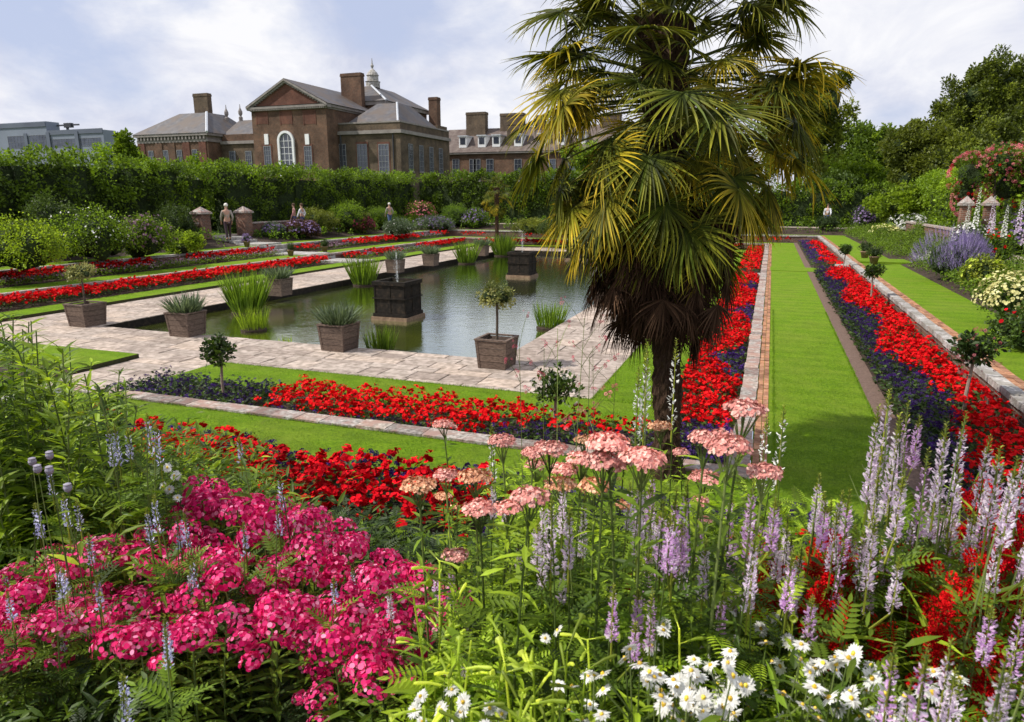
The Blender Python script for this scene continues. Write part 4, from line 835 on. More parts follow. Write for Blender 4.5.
# filler planting so the soil of the long borders does not show (one mass)
def filler(name, label, boxes, mats, hgt, n, size, flow=None):
    g = Geo()
    for (x0, x1, y0, y1) in boxes:
        A = (x1-x0)*(y1-y0); m_ = int(n*A); x = R.uniform(x0, x1, m_); y = R.uniform(y0, y1, m_); z = np.array([gz(a, b) for a, b in zip(x, y)])
        hh = hgt*(.6+.4*np.sin(x*1.7+2*np.sin(y*.9))*np.sin(y*1.1))*R.uniform(.3, 1, m_); C = np.stack([x, y, z+hh*.8], 1)
        leafcloud(g, C, .2, m_*16, size)
    o = g.build(name, mats); o['kind'] = 'stuff'; o['label'] = label; o['category'] = 'planting'; return o
filler('border_planting', 'mixed green perennials filling the left and far borders', [(-28.3, -26.3, 8, 28.8), (-28.3, -26.3, 32.5, 54), (-26, 4.7, 52.4, 54.4)], [M['leaf'], M['core']], 1.1, 5, .14)
filler('border_planting', 'mixed green perennials filling the right border', [(4.75, 7.2, 6, 28.8), (4.75, 7.2, 32, 54)], [M['leaf'], M['core']], .8, 26, .07)

# right border
def at_r(px, py, z=.9): return atz(px, py, z)
M['nepeta'] = PM('catmint_petals', (.26,.2,.42), (.42,.34,.58), trans=.25, rough=.7, spec=.1)
p = at_r(938, 279); mound('large soft lavender blue mound leaning over the right lawn', (p[0]+.3, p[1]+.4, .85), 1.05, 1.35, M['leaf_grey'], M['nepeta'], 2200, .20, 2400, .06, 'perennial', 'catmint_mound', fl=SPIKE, spikes=True)
p = at_r(1000, 322); mound('pale lemon yellow flowering mound at the right edge of the lawn', (p[0]+.25, p[1]+.15, .85), .72, 1.0, M['leaf'], M['cream'], 1900, .028, 3600, .05, 'perennial', 'achillea_mound', ry=.9)
for px, py, r_, h_, lm, fm, fs, nf, lab in ((905, 238, .9, .9, 'leaf', 'whitep', .07, 260, 'white flowered clump in front of the grey wall'), (880, 240, .8, .6, 'leaf_bright', 'cream', .07, 200, 'low cream and yellow flowered clump by the far right lawn'),
        (858, 232, .8, 1.2, 'leaf_grey', 'lavender', .07, 260, 'tall lavender flowered clump at the far right border'), (872, 222, 1.3, 1.3, 'leaf_bronze', 'lavender', .08, 320, 'broad dusky purple mass below the bright hedge'),
        (925, 245, 1.0, .7, 'leaf', None, .07, 0, 'low mid green foliage clump before the lavender blue mound'), (968, 262, .8, 1.0, 'leaf', 'whitep', .045, 260, 'clump dotted with small white and lilac flowers behind the lemon mound'),
        (975, 290, .5, .7, 'leaf_yellow', 'lime', .05, 120, 'yellow green clump between blue mound and lemon mound'), (1015, 262, .9, 1.2, 'leaf', 'lavender', .06, 260, 'purple flowered perennial behind the lemon mound'),
        (985, 275, .5, .9, 'leaf', 'red', .04, 60, 'green clump with a few scarlet flowers behind the lemon mound'), (1010, 345, .5, .5, 'leaf_dark', 'red_deep', .03, 50, 'dark clump at the foot of the lemon mound')):
    p = at_r(px, py); mound(lab, (p[0]+.2, p[1]+.3, gz(p[0], p[1])-.03), r_*1.1, h_*1.35, M[lm], M[fm] if fm else None, nf, fs, 1800, .075, 'perennial', 'border_perennial')
for px, py, r_, h_, lm, fm, lab in ((1008, 236, 1.2, 1.9, 'leaf_grey', 'nepeta', 'tall purple flowered mass behind the pale spires at the right edge'), (958, 222, .9, 1.0, 'leaf', 'lilac_w', 'pale lilac flowered clump at the foot of the right gate piers'), (895, 226, .9, 1.4, 'leaf', 'whitep', 'taller white flowered clump just left of the right gate piers'), (940, 230, .8, 1.1, 'leaf_bright', 'lavender', 'mixed green and mauve clump before the grey wall')):
    p = atz(px, py, 1.1); mound(lab, (p[0], p[1], gz(p[0], p[1])-.03), r_, h_, M[lm], M[fm], 500, .05, 2200, .08, 'perennial', 'border_perennial')
# tall pale foxglove-like spires at the right border
def spire(label, base, h, mat, n=60, rad=.045, frac=.45, name='flower_spire', group=None):
    t = thing(name, label, 'flower', base, random.uniform(0, 6), group); g = Geo(); lx, ly = random.uniform(-.06, .06)*h, random.uniform(-.06, .06)*h
    g.tube([(0, 0, 0), (lx*.4, ly*.4, h*.5), (lx, ly, h)], [.008, .006, .003], 5); g.build('stem', M['stem'], t)
    g = Geo(); u = R.random(40)*.6; a = R.uniform(0, 6.28, 40); P = np.stack([lx*u*u, ly*u*u, u*h], 1); D = np.stack([np.cos(a), np.sin(a), R.uniform(0, 1, 40)], 1); g.inst(leaf(1, .2, .3), P, frames(D, (.22-.2*u)*R.uniform(.7, 1.1, 40))); g.build('leaves', M['leaf'], t)
    g = Geo(); u = np.linspace(0, 1, n); a = np.arange(n)*2.4; z = h*(1-frac)+u*h*frac; rr = rad*(1-.75*u); P = np.stack([lx+rr*.5*np.cos(a), ly+rr*.5*np.sin(a), z], 1); D = np.stack([np.cos(a), np.sin(a), R.uniform(-.5, .3, n)], 1); g.inst(BELL, P, frames(D, rad*1.25*(1-.65*u))); g.build('flowers', M[mat], t)
    return t
BELL = Geo(); BELL.poly([(0, 0, 0)]+[(1*1., .5*cos(2*pi*i/6), .5*sin(2*pi*i/6)) for i in range(6)]+[(1.15, .62*cos(2*pi*i/6+.5), .62*sin(2*pi*i/6+.5)) for i in range(6)], [(0, 1+(i+1) % 6, 1+i) for i in range(6)]+[(1+i, 1+(i+1) % 6, 7+(i+1) % 6, 7+i) for i in range(6)], 0, [0]+[.7]*6+[1]*6)
for px, pb, pt, D in ((973, 262, 188, 20), (984, 266, 196, 20), (1001, 262, 205, 19), (1012, 258, 200, 19), (965, 250, 205, 22), (990, 255, 212, 22), (1020, 270, 210, 17)):
    b_ = atd(px, pb, D); tp_ = atd(px, pt, D); z0 = gz(b_[0], b_[1]); spire('tall pale cream spire rising behind the lavender blue mound in the right border', (b_[0], b_[1], z0), tp_[2]-z0, 'whitep' if px % 2 else 'lilac_w', 50, .042, .42, group='pale spires in the right border')
# ================================================================== PALACE and far buildings
def bld(name, label, cat='building'): return thing(name, label, cat, (0, 0, 0))
def X(px, py, Y): return aty(px, py, Y)[0]
def Z(px, py, Y): return aty(px, py, Y)[2]
def window(t, cx, Y, z0, z1, w_, arch=False, red=False, axis='y', sill=True, bars=(3, 5), surround=None):
    """sash window facing -Y (axis y) or facing +X (axis x)"""
    def tr(x, y, z): return (cx+x, Y+y, z) if axis == 'y' else (Y-y, cx+x, z)
    def bx(g, x0, x1, y0, y1, za, zb, mat=0):
        a, b = tr(x0, y0, za), tr(x1, y1, zb); lo = tuple(min(p, q) for p, q in zip(a, b)); hi = tuple(max(p, q) for p, q in zip(a, b)); g.box(lo, hi, mat)
    q = w_/2
    g = Geo(); bx(g, -q, q, -.03, .02, z0, z1); pane = g.build('window', M['glass'] if not red else M['pal_red'], t)
    if not red:
        g = Geo(); f_ = .09
        bx(g, -q, -q+f_, -.10, -.035, z0, z1); bx(g, q-f_, q, -.10, -.035, z0, z1); bx(g, -q+f_, q-f_, -.10, -.035, z1-f_, z1); bx(g, -q+f_, q-f_, -.10, -.035, z0, z0+f_)
        for i in range(1, bars[0]): u = -q+w_*i/bars[0]; bx(g, u-.025, u+.025, -.085, -.036, z0+f_, z1-f_)
        for i in range(1, bars[1]): u = z0+(z1-z0)*i/bars[1]; bx(g, -q+f_, q-f_, -.075, -.037, u-.025, u+.025)
        g.build('frame', M['sash'], pane)
    if surround:
        s = .2; g = Geo(); bx(g, -q-s, -q-.01, -.06, .01, z0-.1, z1+.3); bx(g, q+.01, q+s, -.06, .01, z0-.1, z1+.3); bx(g, -q-.009, q+.009, -.06, .01, z1+.01, z1+.3); g.build('brick_surround', M[surround], pane)
    if sill: g = Geo(); bx(g, -q-.15, q+.15, -.2, -.001, z0-.2, z0-.03); g.build('sill', M['cornice'], pane)
    return pane
def boxp(nm, a, b, mat, t):
    g = Geo(); g.box(a, b); return g.build(nm, M[mat], t)
def chimney(t, x0, x1, y0, y1, z0, z1, mat='pal_brick2', pots=0):
    c = boxp('chimney', (x0, y0, z0), (x1, y1, z1-.5), mat, t); g = Geo(); g.box((x0-.07, y0-.07, z1-.498), (x1+.07, y1+.07, z1-.2)); g.box((x0-.03, y0-.03, z1-.198), (x1+.03, y1+.03, z1)); g.build('chimney_cap', M[mat], c); return c
def roof(nm, V, F, mat, t): g = Geo(); g.poly(V, F); return g.build(nm, M[mat], t)
t = bld('brick_palace', 'brown brick palace with pedimented central block, slate roofs and tall chimneys beyond the hedge')
# pedimented block
Y1_ = 92.; xa, xb = -76.9, -63.3; zc = 16.95; ap = 20.75; dep = 103
boxp('central_block', (xa, Y1_, 1), (xb, dep, zc-.6), 'pal_brick', t)
g = Geo()
for i, (o, za, zb) in enumerate(((.15, zc-.6, zc-.35), (.45, zc-.349, zc), )): g.box((xa-o, Y1_-o, za), (xb+o, dep, zb), 0)
n = 44
for i in range(n): u = xa+(xb-xa)*(i+.5)/n; g.box((u-.08, Y1_-.42, zc-.58), (u+.08, Y1_-.16, zc-.352))
g.build('cornice', M['cornice'], t)
xm = (xa+xb)/2; roof('pediment_panel', [(xa+.4, Y1_-.02, zc+.003), (xb-.4, Y1_-.02, zc+.003), (xm, Y1_-.02, ap-.45)], [(0, 1, 2)], 'pal_red', t)
g = Geo()
for s_ in (-1, 1):
    x0 = xm+s_*((xb-xa)/2+.55); dx, dz = xm-x0, ap-zc; L_ = sqrt(dx*dx+dz*dz)
    for o, w0, yy in ((0, .30, .55), (-.30, .28, .35)):
        V = [(x0, Y1_-yy, zc+.02+o), (xm, Y1_-yy, ap+.02+o), (xm, Y1_-yy, ap-w0+.02+o), (x0+ (0 if o == 0 else 0), Y1_-yy, zc-w0+.02+o if o == 0 else zc+.02+o-w0*.6)]
        V2 = [(a, Y1_+.6, c) for a, b, c in V]; g.poly(V+V2, [(0,1,2,3),(7,6,5,4),(0,4,5,1),(1,5,6,2),(2,6,7,3),(3,7,4,0)])
    for i in range(16):
        u = (i+.8)/17; x = x0+dx*u; z = zc+dz*u; g.box((x-.08, Y1_-.33, z-.62), (x+.08, Y1_-.03, z-.33))
g.build('raking_cornice', M['cornice'], t)
roof('roof', [(xa-.7, Y1_-.5, zc+.06), (xb+.7, Y1_-.5, zc+.06), (xm, Y1_-.5, ap+.06), (xa-.7, dep+6, zc+.06), (xb+.7, dep+6, zc+.06), (xm, dep+6, ap+.06)], [(1, 4, 5, 2), (0, 2, 5, 3), (0, 3, 4, 1), (3, 5, 4)], 'slate', t)
for px in (262, 286, 309.5): window(t, X(px, 117, Y1_), Y1_, Z(px, 124, Y1_), Z(px, 112, Y1_), 1.9, red=True, sill=False, surround='pal_red')
for px in (267.5, 308): cx = X(px, 150, Y1_); window(t, cx, Y1_, Z(px, 170, Y1_), Z(px, 146, Y1_), 1.35, surround='pal_red', sill=False); boxp('niche_panel', (cx-.36, Y1_-.12, Z(px, 144.5, Y1_)), (cx+.36, Y1_-.001, Z(px, 134, Y1_)), 'white', t)
# arched window with white stone architrave
cx = X(287, 150, Y1_); zs = Z(287, 141, Y1_); z0 = Z(287, 176, Y1_); ro, ri = 1.5, 1.15; g = Geo(); K_ = 14
pts = [(ro*cos(pi*i/K_), zs+ro*sin(pi*i/K_)) for i in range(K_+1)]; pin = [(ri*cos(pi*i/K_), zs+ri*sin(pi*i/K_)) for i in range(K_+1)]
for i in range(K_):
    V = [(cx+pts[i][0], Y1_-.3, pts[i][1]), (cx+pts[i+1][0], Y1_-.3, pts[i+1][1]), (cx+pin[i+1][0], Y1_-.3, pin[i+1][1]), (cx+pin[i][0], Y1_-.3, pin[i][1])]; V += [(a, Y1_-.001, c) for a, b, c in V]; g.poly(V, [(0,1,2,3),(7,6,5,4),(0,4,5,1),(2,6,7,3)])
g.box((cx-ro, Y1_-.3, z0), (cx-ri, Y1_-.001, zs)); g.box((cx+ri, Y1_-.3, z0), (cx+ro, Y1_-.001, zs)); g.build('arch_surround', M['white'], t)
V = [(cx+ri*cos(pi*i/K_), Y1_-.05, zs+ri*sin(pi*i/K_)) for i in range(K_+1)]+[(cx-ri, Y1_-.05, z0), (cx+ri, Y1_-.05, z0)]
pane = roof('arched_window', V, [tuple(range(len(V)))], 'glass', t); g = Geo()
for u in (-.4, .4): g.box((cx+u-.03, Y1_-.12, z0), (cx+u+.03, Y1_-.06, zs+.9))
for i in range(6): zz = z0+(zs-z0)*(i+.5)/5.5; g.box((cx-ri, Y1_-.11, zz-.03), (cx+ri, Y1_-.061, zz+.03))
g.build('frame', M['white'], pane)
# right wing
Y2 = 95.; xr0, xr1 = xb+.02, -52.62; zp = 14.3; dside = 112.
boxp('right_wing_wall', (xr0, Y2, 1), (xr1, dside, 12.7), 'pal_brick2', t)
g = Geo(); g.box((xr0, Y2-.35, 12.75), (xr1+.35, dside, 13.25)); g.build('cornice', M['white_stone'] if 0 else M['cornice'], t); boxp('parapet', (xr0, Y2+.05, 13.26), (xr1-.05, dside, zp), 'pal_brick2', t); boxp('parapet_coping', (xr0, Y2-.05, zp+.002), (xr1+.05, dside, zp+.22), 'cornice', t)
for px in (343, 363, 383): pass
for px in (341.5, 362.5, 384): cx = X(px, 155, Y2); window(t, cx, Y2, Z(px, 173, Y2), Z(px, 144, Y2), 1.75, surround='pal_red' if px > 350 else None)
for y in (98, 101.5, 105, 108.5): window(t, y, xr1, 7.4, 11.4, 1.4, axis='x')
g = Geo(); g.tube([(xr0+.35, Y2-.12, 2), (xr0+.35, Y2-.12, 12.7)], .12, 6); g.build('drainpipe', M['metal'], t); g = Geo(); g.tube([(xr1-1.2, Y2-.12, 2), (xr1-1.2, Y2-.12, 12.7)], .1, 6); g.build('drainpipe', M['metal'], t)
# low hipped roof over right wing
roof('roof', [(-62.5, 96.2, zp+.25), (-53.6, 96.2, zp+.25), (-53.6, 110, zp+.25), (-62.5, 110, zp+.25), (-60.2, 101.5, 17.9), (-56.6, 101.5, 17.9), (-56.6, 106, 17.9), (-60.2, 106, 17.9)], [(0,1,5,4),(1,2,6,5),(2,3,7,6),(3,0,4,7),(4,5,6,7)], 'slate', t)
g = Geo(); g.tube([(-53.6, 96.2, zp+.3), (-56.6, 101.5, 17.95)], .16, 5); g.build('hip_flashing', M['lead'], t)
# tall main block behind with hipped roof and cupola
kc = aty(386, 100, 105.); r2 = ray(431, 113); yb = r2[1]*(kc[0]/r2[0]); zk = kc[2]; ky = kc[0]
boxp('main_block_wall', (-68, 105.6, 1), (ky-.6, yb-.6, zk-.6), 'pal_brick', t); boxp('cornice', (-68.5, 105.2, zk-.598), (ky-.2, yb-.2, zk-.02), 'cornice', t)
c1 = aty(371, 86.5, 110.)
roof('roof', [(-69, 105, zk), (ky, 105, zk), (ky, yb, zk), (-69, yb, zk), (c1[0]-.9, 109.5, c1[2]), (c1[0]+.4, 109.5, c1[2]), (c1[0]+.4, yb-4, c1[2]), (c1[0]-.9, yb-4, c1[2])], [(0,1,5,4),(1,2,6,5),(2,3,7,6),(3,0,4,7),(4,5,6,7)], 'slate', t)
g = Geo(); g.tube([(ky, 105, zk+.05), (c1[0]+.4, 109.5, c1[2]+.05)], .17, 5); g.build('hip_flashing', M['lead'], t)
g = Geo(); g.lathe([(1.2, 0), (1.2, .9), (1.35, 1.0), (1.0, 1.1), (.95, 1.9), (1.1, 2.0), (.8, 2.5), (.3, 3.0), (.12, 3.2), (.3, 3.6), (.12, 3.9), (.04, 4.8)], (c1[0]-.2, 111, c1[2]-.1), 12); g.build('cupola', M['white_stone'], t)
x0 = X(341, 90, 104); x1 = X(361, 90, 104); chimney(t, x0, x1, 104, 105.1, 16, Z(350, 73, 104), 'pal_brick')
x0 = X(428.5, 105, yb-2); x1 = X(437, 105, yb-2); chimney(t, x0, x1, yb-2, yb-.6, 10, Z(433, 97, yb-2), 'pal_brick')
boxp('rear_wall', (ky-.55, 112.3, 1), (X(447, 127, 116), 116, Z(445, 126, 114)), 'pal_brick2', t)
# left wing: near block and recessed link
Y3 = 95.; xl0, xl1 = -104., -88.8; boxp('left_wing_wall', (xl0, Y3, 1), (xl1, 108, 12.5), 'pal_brick', t)
g = Geo(); g.box((xl0-.15, Y3-.15, 12.52), (xl1+.15, 108, 12.95)); g.box((xl0-.5, Y3-.5, 13.5), (xl1+.5, 108, 13.9))
g.box((xl0+.02, Y3-.02, 12.952), (xl1-.02, 107.8, 13.498)); n = 20
for i in range(n): u = xl0+(xl1-xl0)*(i+.5)/n; g.box((u-.15, Y3-.4, 12.953), (u+.15, Y3-.03, 13.497))
g.build('cornice', M['cornice'], t)
for i, u in enumerate((-103.3, -99.4, -96.6, -93.4, -89.9)): boxp('pilaster', (u-.75, Y3-.14, 1), (u+.75, Y3-.001, 12.5), 'pal_red' if i in (0, 3, 4) else 'pal_brick', t)
for u in (-101.3, -98, -95.0, -91.7): window(t, u, Y3, 6.5, 11.3, 1.1)
roof('roof', [(xl0-.6, Y3-.6, 13.92), (xl1+.6, Y3-.6, 13.92), (xl1+.6, 108, 13.92), (xl0-.6, 108, 13.92), (-98.6, 99.5, 17.7), (-92.6, 99.5, 17.7), (-92.6, 104, 17.7), (-98.6, 104, 17.7)], [(0,1,5,4),(1,2,6,5),(2,3,7,6),(3,0,4,7),(4,5,6,7)], 'slate', t)
g = Geo(); g.tube([(xl1+.6, Y3-.6, 13.98), (-92.6, 99.5, 17.75)], .22, 5); g.build('hip_flashing', M['lead'], t)
boxp('link_wall', (xl1+.02, 98, 1), (xa-.02, 108, 12.2), 'pal_brick2', t); boxp('cornice', (xl1+.16, 97.7, 12.22), (xa-.16, 108, 12.7), 'cornice', t); boxp('parapet', (xl1+.2, 98.1, 12.72), (xa-.2, 108, 13.8), 'pal_brick', t)
roof('roof', [(xl1, 98.6, 13.82), (xa-.1, 98.6, 13.82), (xa-.1, 109, 13.82), (xl1, 109, 13.82), (xl1, 103, 16.6), (xa-.1, 103, 16.6)], [(0,1,5,4),(2,3,4,5),(0,4,3),(1,2,5)], 'slate', t)
for px in (215, 233, 249): cx = X(px, 158, 98); window(t, min(cx, xa-1.0), 98, Z(px, 172, 98), Z(px, 151, 98), 1.3)
for px in (226.5, 240.5): cx = X(px, 115, 103); g = Geo(); g.lathe([(.3, 0), (.35, .8), (.15, 1.0), (.35, 1.4), (.35, 1.8), (.08, 2.4), (.05, 3.0)], (cx, 103, 16.3), 8); g.build('roof_urn', M['cornice'], t)
x0, x1 = X(198, 105, 103), X(212, 105, 103); chimney(t, x0, x1, 102, 103, 13, Z(205, 94, 103), 'pal_brick2')
# long tiled wing
t = bld('long_palace_wing', 'long low wing with tiled roof, white dormers and chimneys to the right of the palace')
Yw = 130.; xw0, xw1 = -64., -12.; ze = 12.1; boxp('wall', (xw0, Yw, 1), (xw1, 142, ze-.3), 'pal_brick', t); boxp('eaves', (xw0, Yw-.5, ze-.298), (xw1, 142, ze), 'cornice', t)
roof('roof', [(xw0, Yw-.6, ze+.02), (xw1, Yw-.6, ze+.02), (xw1, 136, 17.1), (xw0, 136, 17.1), (xw1, 143, ze+.02), (xw0, 143, ze+.02)], [(0,1,2,3),(3,2,4,5),(0,3,5),(1,4,2)], 'tile', t)
for px in (461.5, 480.5, 495, 517, 541, 560, 580, 640, 680):
    cx = X(px, 145, Yw); d = thing('x', 'x', 'x'); bpy.data.objects.remove(d)
    b0 = Yw+.6; g = Geo(); g.box((cx-.8, b0, ze+1.0), (cx+.8, b0+3.2, ze+3.1)); dm = g.build('dormer', M['white'], t); g = Geo(); g.box((cx-1.0, b0-.2, ze+3.102), (cx+1.0, b0+3.3, ze+3.3)); g.build('dormer_roof', M['lead'], dm)
    g = Geo(); g.box((cx-.55, b0-.05, ze+1.6), (cx+.55, b0-.001, ze+2.85)); g.build('dormer_window', M['glass'], dm)
for px in (456, 473, 477, 490, 518, 532, 552, 572, 640, 680): cx = X(px, 165, Yw); window(t, cx, Yw, Z(px, 178, Yw)-.5, Z(px, 159, Yw), 1.5, bars=(2, 4))
for p0, p1, yt, y in ((466, 485, 112, 134), (500, 523, 113, 135), (536, 543.5, 115, 135), (557, 565, 114, 135), (600, 620, 113, 135), (507, 520, 122, 130.9)): chimney(t, X(p0, 120, y), X(p1, 120, y), y, y+1.6, 13.2, Z((p0+p1)/2, yt, y), 'pal_brick2')
# grey modern block
t = bld('office_block', 'modern blue grey flat roofed block behind the hedge at the far left')
Yg = 180.; xg = lambda px: X(px, 140, Yg)
def facade(x0, x1, z1, nm):
    boxp(nm, (x0, Yg, 1), (x1, Yg+5, z1), 'greycl', t)
facade(xg(-60), xg(48), Z(30, 122, Yg), 'wall'); facade(xg(48)+.02, xg(104), Z(70, 131, Yg), 'wall')
for (a, b, yt) in ((-60, 48, 122), (48.5, 104, 131)):
    boxp('roof_band', (xg(a), Yg-.3, Z(60, yt, Yg)-1.2), (xg(b), Yg-.01, Z(60, yt, Yg)+.3), 'greydark', t)
for a, b, y0, y1 in ((8, 24, 134, 147), (30, 46, 134, 147), (52, 76, 139, 147), (80, 101, 139, 147)): window(t, (xg(a)+xg(b))/2, Yg, Z(60, y1, Yg), Z(60, y0, Yg), xg(b)-xg(a), sill=False, bars=(5, 2))
for a in (27, 49.5, 78): boxp('pier', (xg(a)-.8, Yg-.5, 1), (xg(a)+.8, Yg-.31, Z(60, 132, Yg)), 'greydark', t)
g = Geo(); zt = Z(60, 124.5, Yg); g.box((xg(36), Yg+4, zt), (xg(70), Yg+4.4, zt+.5)); g.box((xg(57), Yg+4, zt-1.5), (xg(59), Yg+4.4, zt)); g.box((xg(56), Yg+3.6, zt-.6), (xg(63), Yg+4.8, zt+.9)); g.build('roof_cradle', M['metal'], t)

# ================================================================== PEOPLE
def skinmesh(name, V, E, rad, mat, parent, root=0, sub=1):
    me = bpy.data.meshes.new(name); me.from_pydata(V, E, []); o = bpy.data.objects.new(name, me); COL.objects.link(o)
    bpy.context.view_layer.objects.active = o
    sm = o.modifiers.new('skin', 'SKIN'); 
    for i, r_ in enumerate(rad): sv = me.skin_vertices[0].data[i]; sv.radius = (r_, r_) if np.isscalar(r_) else r_; sv.use_root = (i == root)
    o.modifiers.new('sub', 'SUBSURF').levels = sub; o.modifiers['sub'].render_levels = sub
    dg = bpy.context.evaluated_depsgraph_get(); ev = o.evaluated_get(dg); m2 = bpy.data.meshes.new_from_object(ev); o.modifiers.clear(); o.data = m2; m2.materials.clear(); m2.materials.append(M[mat])
    for p in m2.polygons: p.use_smooth = True
    o.parent = parent; return o
def person(label, base, rz, h, top, legs, hair, stride=.16, arm=.25, long_coat=False):
    t = thing('person', label, 'person', base, rz); s = h/1.75
    V = [(0,0,.95),(0,0,1.15),(0,0,1.38),(0,.01,1.50),(0,.02,1.58),(0,.03,1.68)]; rad = [(.15,.11),(.13,.10),(.16,.11),(.055,.055),(.075,.085),(.075,.09)]; E = [(0,1),(1,2),(2,3),(3,4),(4,5)]
    def add(p, r_, par): V.append(p); rad.append(r_); E.append((par, len(V)-1)); return len(V)-1
    for sx in (-1, 1):
        st = stride*sx; a = add((sx*.10, 0, .88), .095, 0); b = add((sx*.11, st*.6+.02, .50), .062, a); c_ = add((sx*.11, st-.02, .09), .04, b); add((sx*.12, st+.15, .04), .035, c_)
        a = add((sx*.19, 0, 1.40), .055, 2); b = add((sx*.25, -st*.7, 1.12), .04, a); c_ = add((sx*.23, -st*.6+arm*.5, .90), .03, b); d_ = add((sx*.22, -st*.6+arm*.62, .83), .028, c_)
        for f_ in range(4): add((sx*(.20+.014*f_), -st*.6+arm*.66+.006*f_, .745+.006*abs(f_-1)), .008, d_)
        add((sx*.19, -st*.6+arm*.72, .79), .009, d_)
    sc = lambda L_: [tuple(c*s for c in p) for p in L_]; rs = [tuple(x*s for x in r_) if not np.isscalar(r_) else r_*s for r_ in rad]
    body = skinmesh('body', sc(V), E, rs, 'skin', t)
    g = Geo(); g.poly([(-.012*s, .115*s, 1.63*s), (.012*s, .115*s, 1.63*s), (0, .145*s, 1.62*s), (0, .115*s, 1.665*s)], [(0,1,2),(1,3,2),(3,0,2)])
    for sx in (-1, 1): V_, F_ = icos((sx*.03*s, .115*s, 1.665*s), .009*s, 1, 1, 0); g.poly(V_, F_, 1)
    g.build('face', [M['skin'], M['hair_brown']], t)
    # jacket, trousers, hair
    JV = [(0,0,.98 if not long_coat else .80),(0,0,1.15),(0,0,1.38),(0,.005,1.46)]; JE = [(0,1),(1,2),(2,3)]; JR = [(.15,.12),(.13,.11),(.15,.115),(.08,.075)]
    for sx in (-1, 1):
        st = stride*sx
        for p, r_, par in (((sx*.19, 0, 1.40), .07, 2), ((sx*.25, -st*.7, 1.12), .055, None), ((sx*.23, -st*.6+arm*.5, .92), .043, None)):
            JV.append(p); JR.append((r_, r_)); JE.append((par if par is not None else len(JV)-2, len(JV)-1))
    skinmesh('jacket', sc(JV), JE, [tuple(x*s for x in r_) for r_ in JR], top, t)
    TV = [(0,0,.98)]; TE = []; TR = [(.16,.12)]
    for sx in (-1, 1):
        st = stride*sx
        for p, r_, par in (((sx*.10, 0, .88), .108, 0), ((sx*.11, st*.6+.02, .50), .08, None), ((sx*.11, st-.02, .12), .06, None)):
            TV.append(p); TR.append((r_, r_)); TE.append((par if par is not None else len(TV)-2, len(TV)-1))
    skinmesh('trousers', sc(TV), TE, [tuple(x*s for x in r_) for r_ in TR], legs, t)
    g = Geo(); V_, F_ = icos((0, -.005*s, 1.70*s), np.array([.095, .115, .10])*s, 0, 2, .03); keep = [f for f in F_ if not all(V_[i][1] > .05*s and V_[i][2] < 1.71*s for i in f)]; g.poly(V_, keep); g.build('hair', M[hair], t, True)
    for sx in (-1, 1):
        st = stride*sx; g = Geo(); V_, F_ = icos((sx*.115*s, (st+.06)*s, .035*s), np.array([.05, .14, .045])*s, 0, 2, .01); g.poly(V_, F_); g.build('shoe', M['shoe'], t, True)
p = atd(229, 240, 34.5); person('white haired person in cream jacket and dark trousers between the left gate piers', (p[0], p[1], 1.2), 1.0, 1.76, 'cloth_cream', 'cloth_dark', 'hair_white')
for px, D, lab, top, hair in ((301, 43, 'person in a white top walking in front of the left hedge', 'cloth_white', 'hair_brown'), (293, 43.5, 'person in an orange pink top beside the one in white before the left hedge', 'cloth_pink', 'hair_brown'),
        (389, 50, 'pale haired person in grey top before the hedge above the crimson flowers', 'cloth_cream', 'hair_white')):
    q = atd(px, 200, D); person(lab, (max(q[0], -29.3), q[1], GZ+.03), random.uniform(1, 2.5), 1.7, top, 'cloth_blue', hair)
q = atd(823, 190, 56); person('person in a white top at the far end of the right path beside the palm', (q[0], min(q[1], 55.3), GZ+.03), 3., 1.62, 'cloth_white', 'cloth_blue', 'hair_brown')
mound('low dark shrub in front of the distant visitor on the right path', (q[0]-.1, min(q[1], 55.3)-1.6, GZ-.1), .8, 1.05, M['leaf_dark'], None, 0, .05, 1800, .08)
# ================================================================== FOREGROUND BORDER
def pinnate(L=.14, pairs=7, w=.35):
    g = Geo(); lf = leaf(1, .3, .15, .08)
    for i in range(pairs):
        u = (i+1)/(pairs+.5); s = L*w*(1-.35*abs(u-.4))
        for sd_ in (-1, 1):
            D = norm(np.array([[.55, sd_*1., .12]])); g.inst(lf, [(L*u, 0, -.25*L*u*u)], frames(D, s, jitter=.1), np.array([.3+.4*u]))
    g.inst(lf, [(L, 0, -.25*L)], frames(np.array([[1, 0, -.3]]), L*w, jitter=.05), np.array([.6])); g.tube([(0, 0, 0), (L*.5, 0, -.06*L), (L, 0, -.25*L)], [.0012, .001, .0006], 3); return g
PIN = pinnate(); LANCE = leaf(1, .2, .3, .12); OVAL = leaf(1, .42, .2, .1); THIN = leaf(1, .07, .35, .1)
def stemgeo(h, lean=(0, 0), r=.0035, side=0):
    g = Geo(); n = 5; g.tube([(lean[0]*(i/n)**2, lean[1]*(i/n)**2, h*i/n) for i in range(n+1)], [r*(1.2-.6*i/n) for i in range(n+1)], 5)
    for s_ in range(side): a = random.uniform(0, 6.3); z = h*random.uniform(.3, .8); g.tube([(lean[0]*(z/h)**2, lean[1]*(z/h)**2, z), (lean[0]*(z/h)**2+.06*cos(a), lean[1]*(z/h)**2+.06*sin(a), z+.09)], [r*.6, r*.3], 4)
    return g
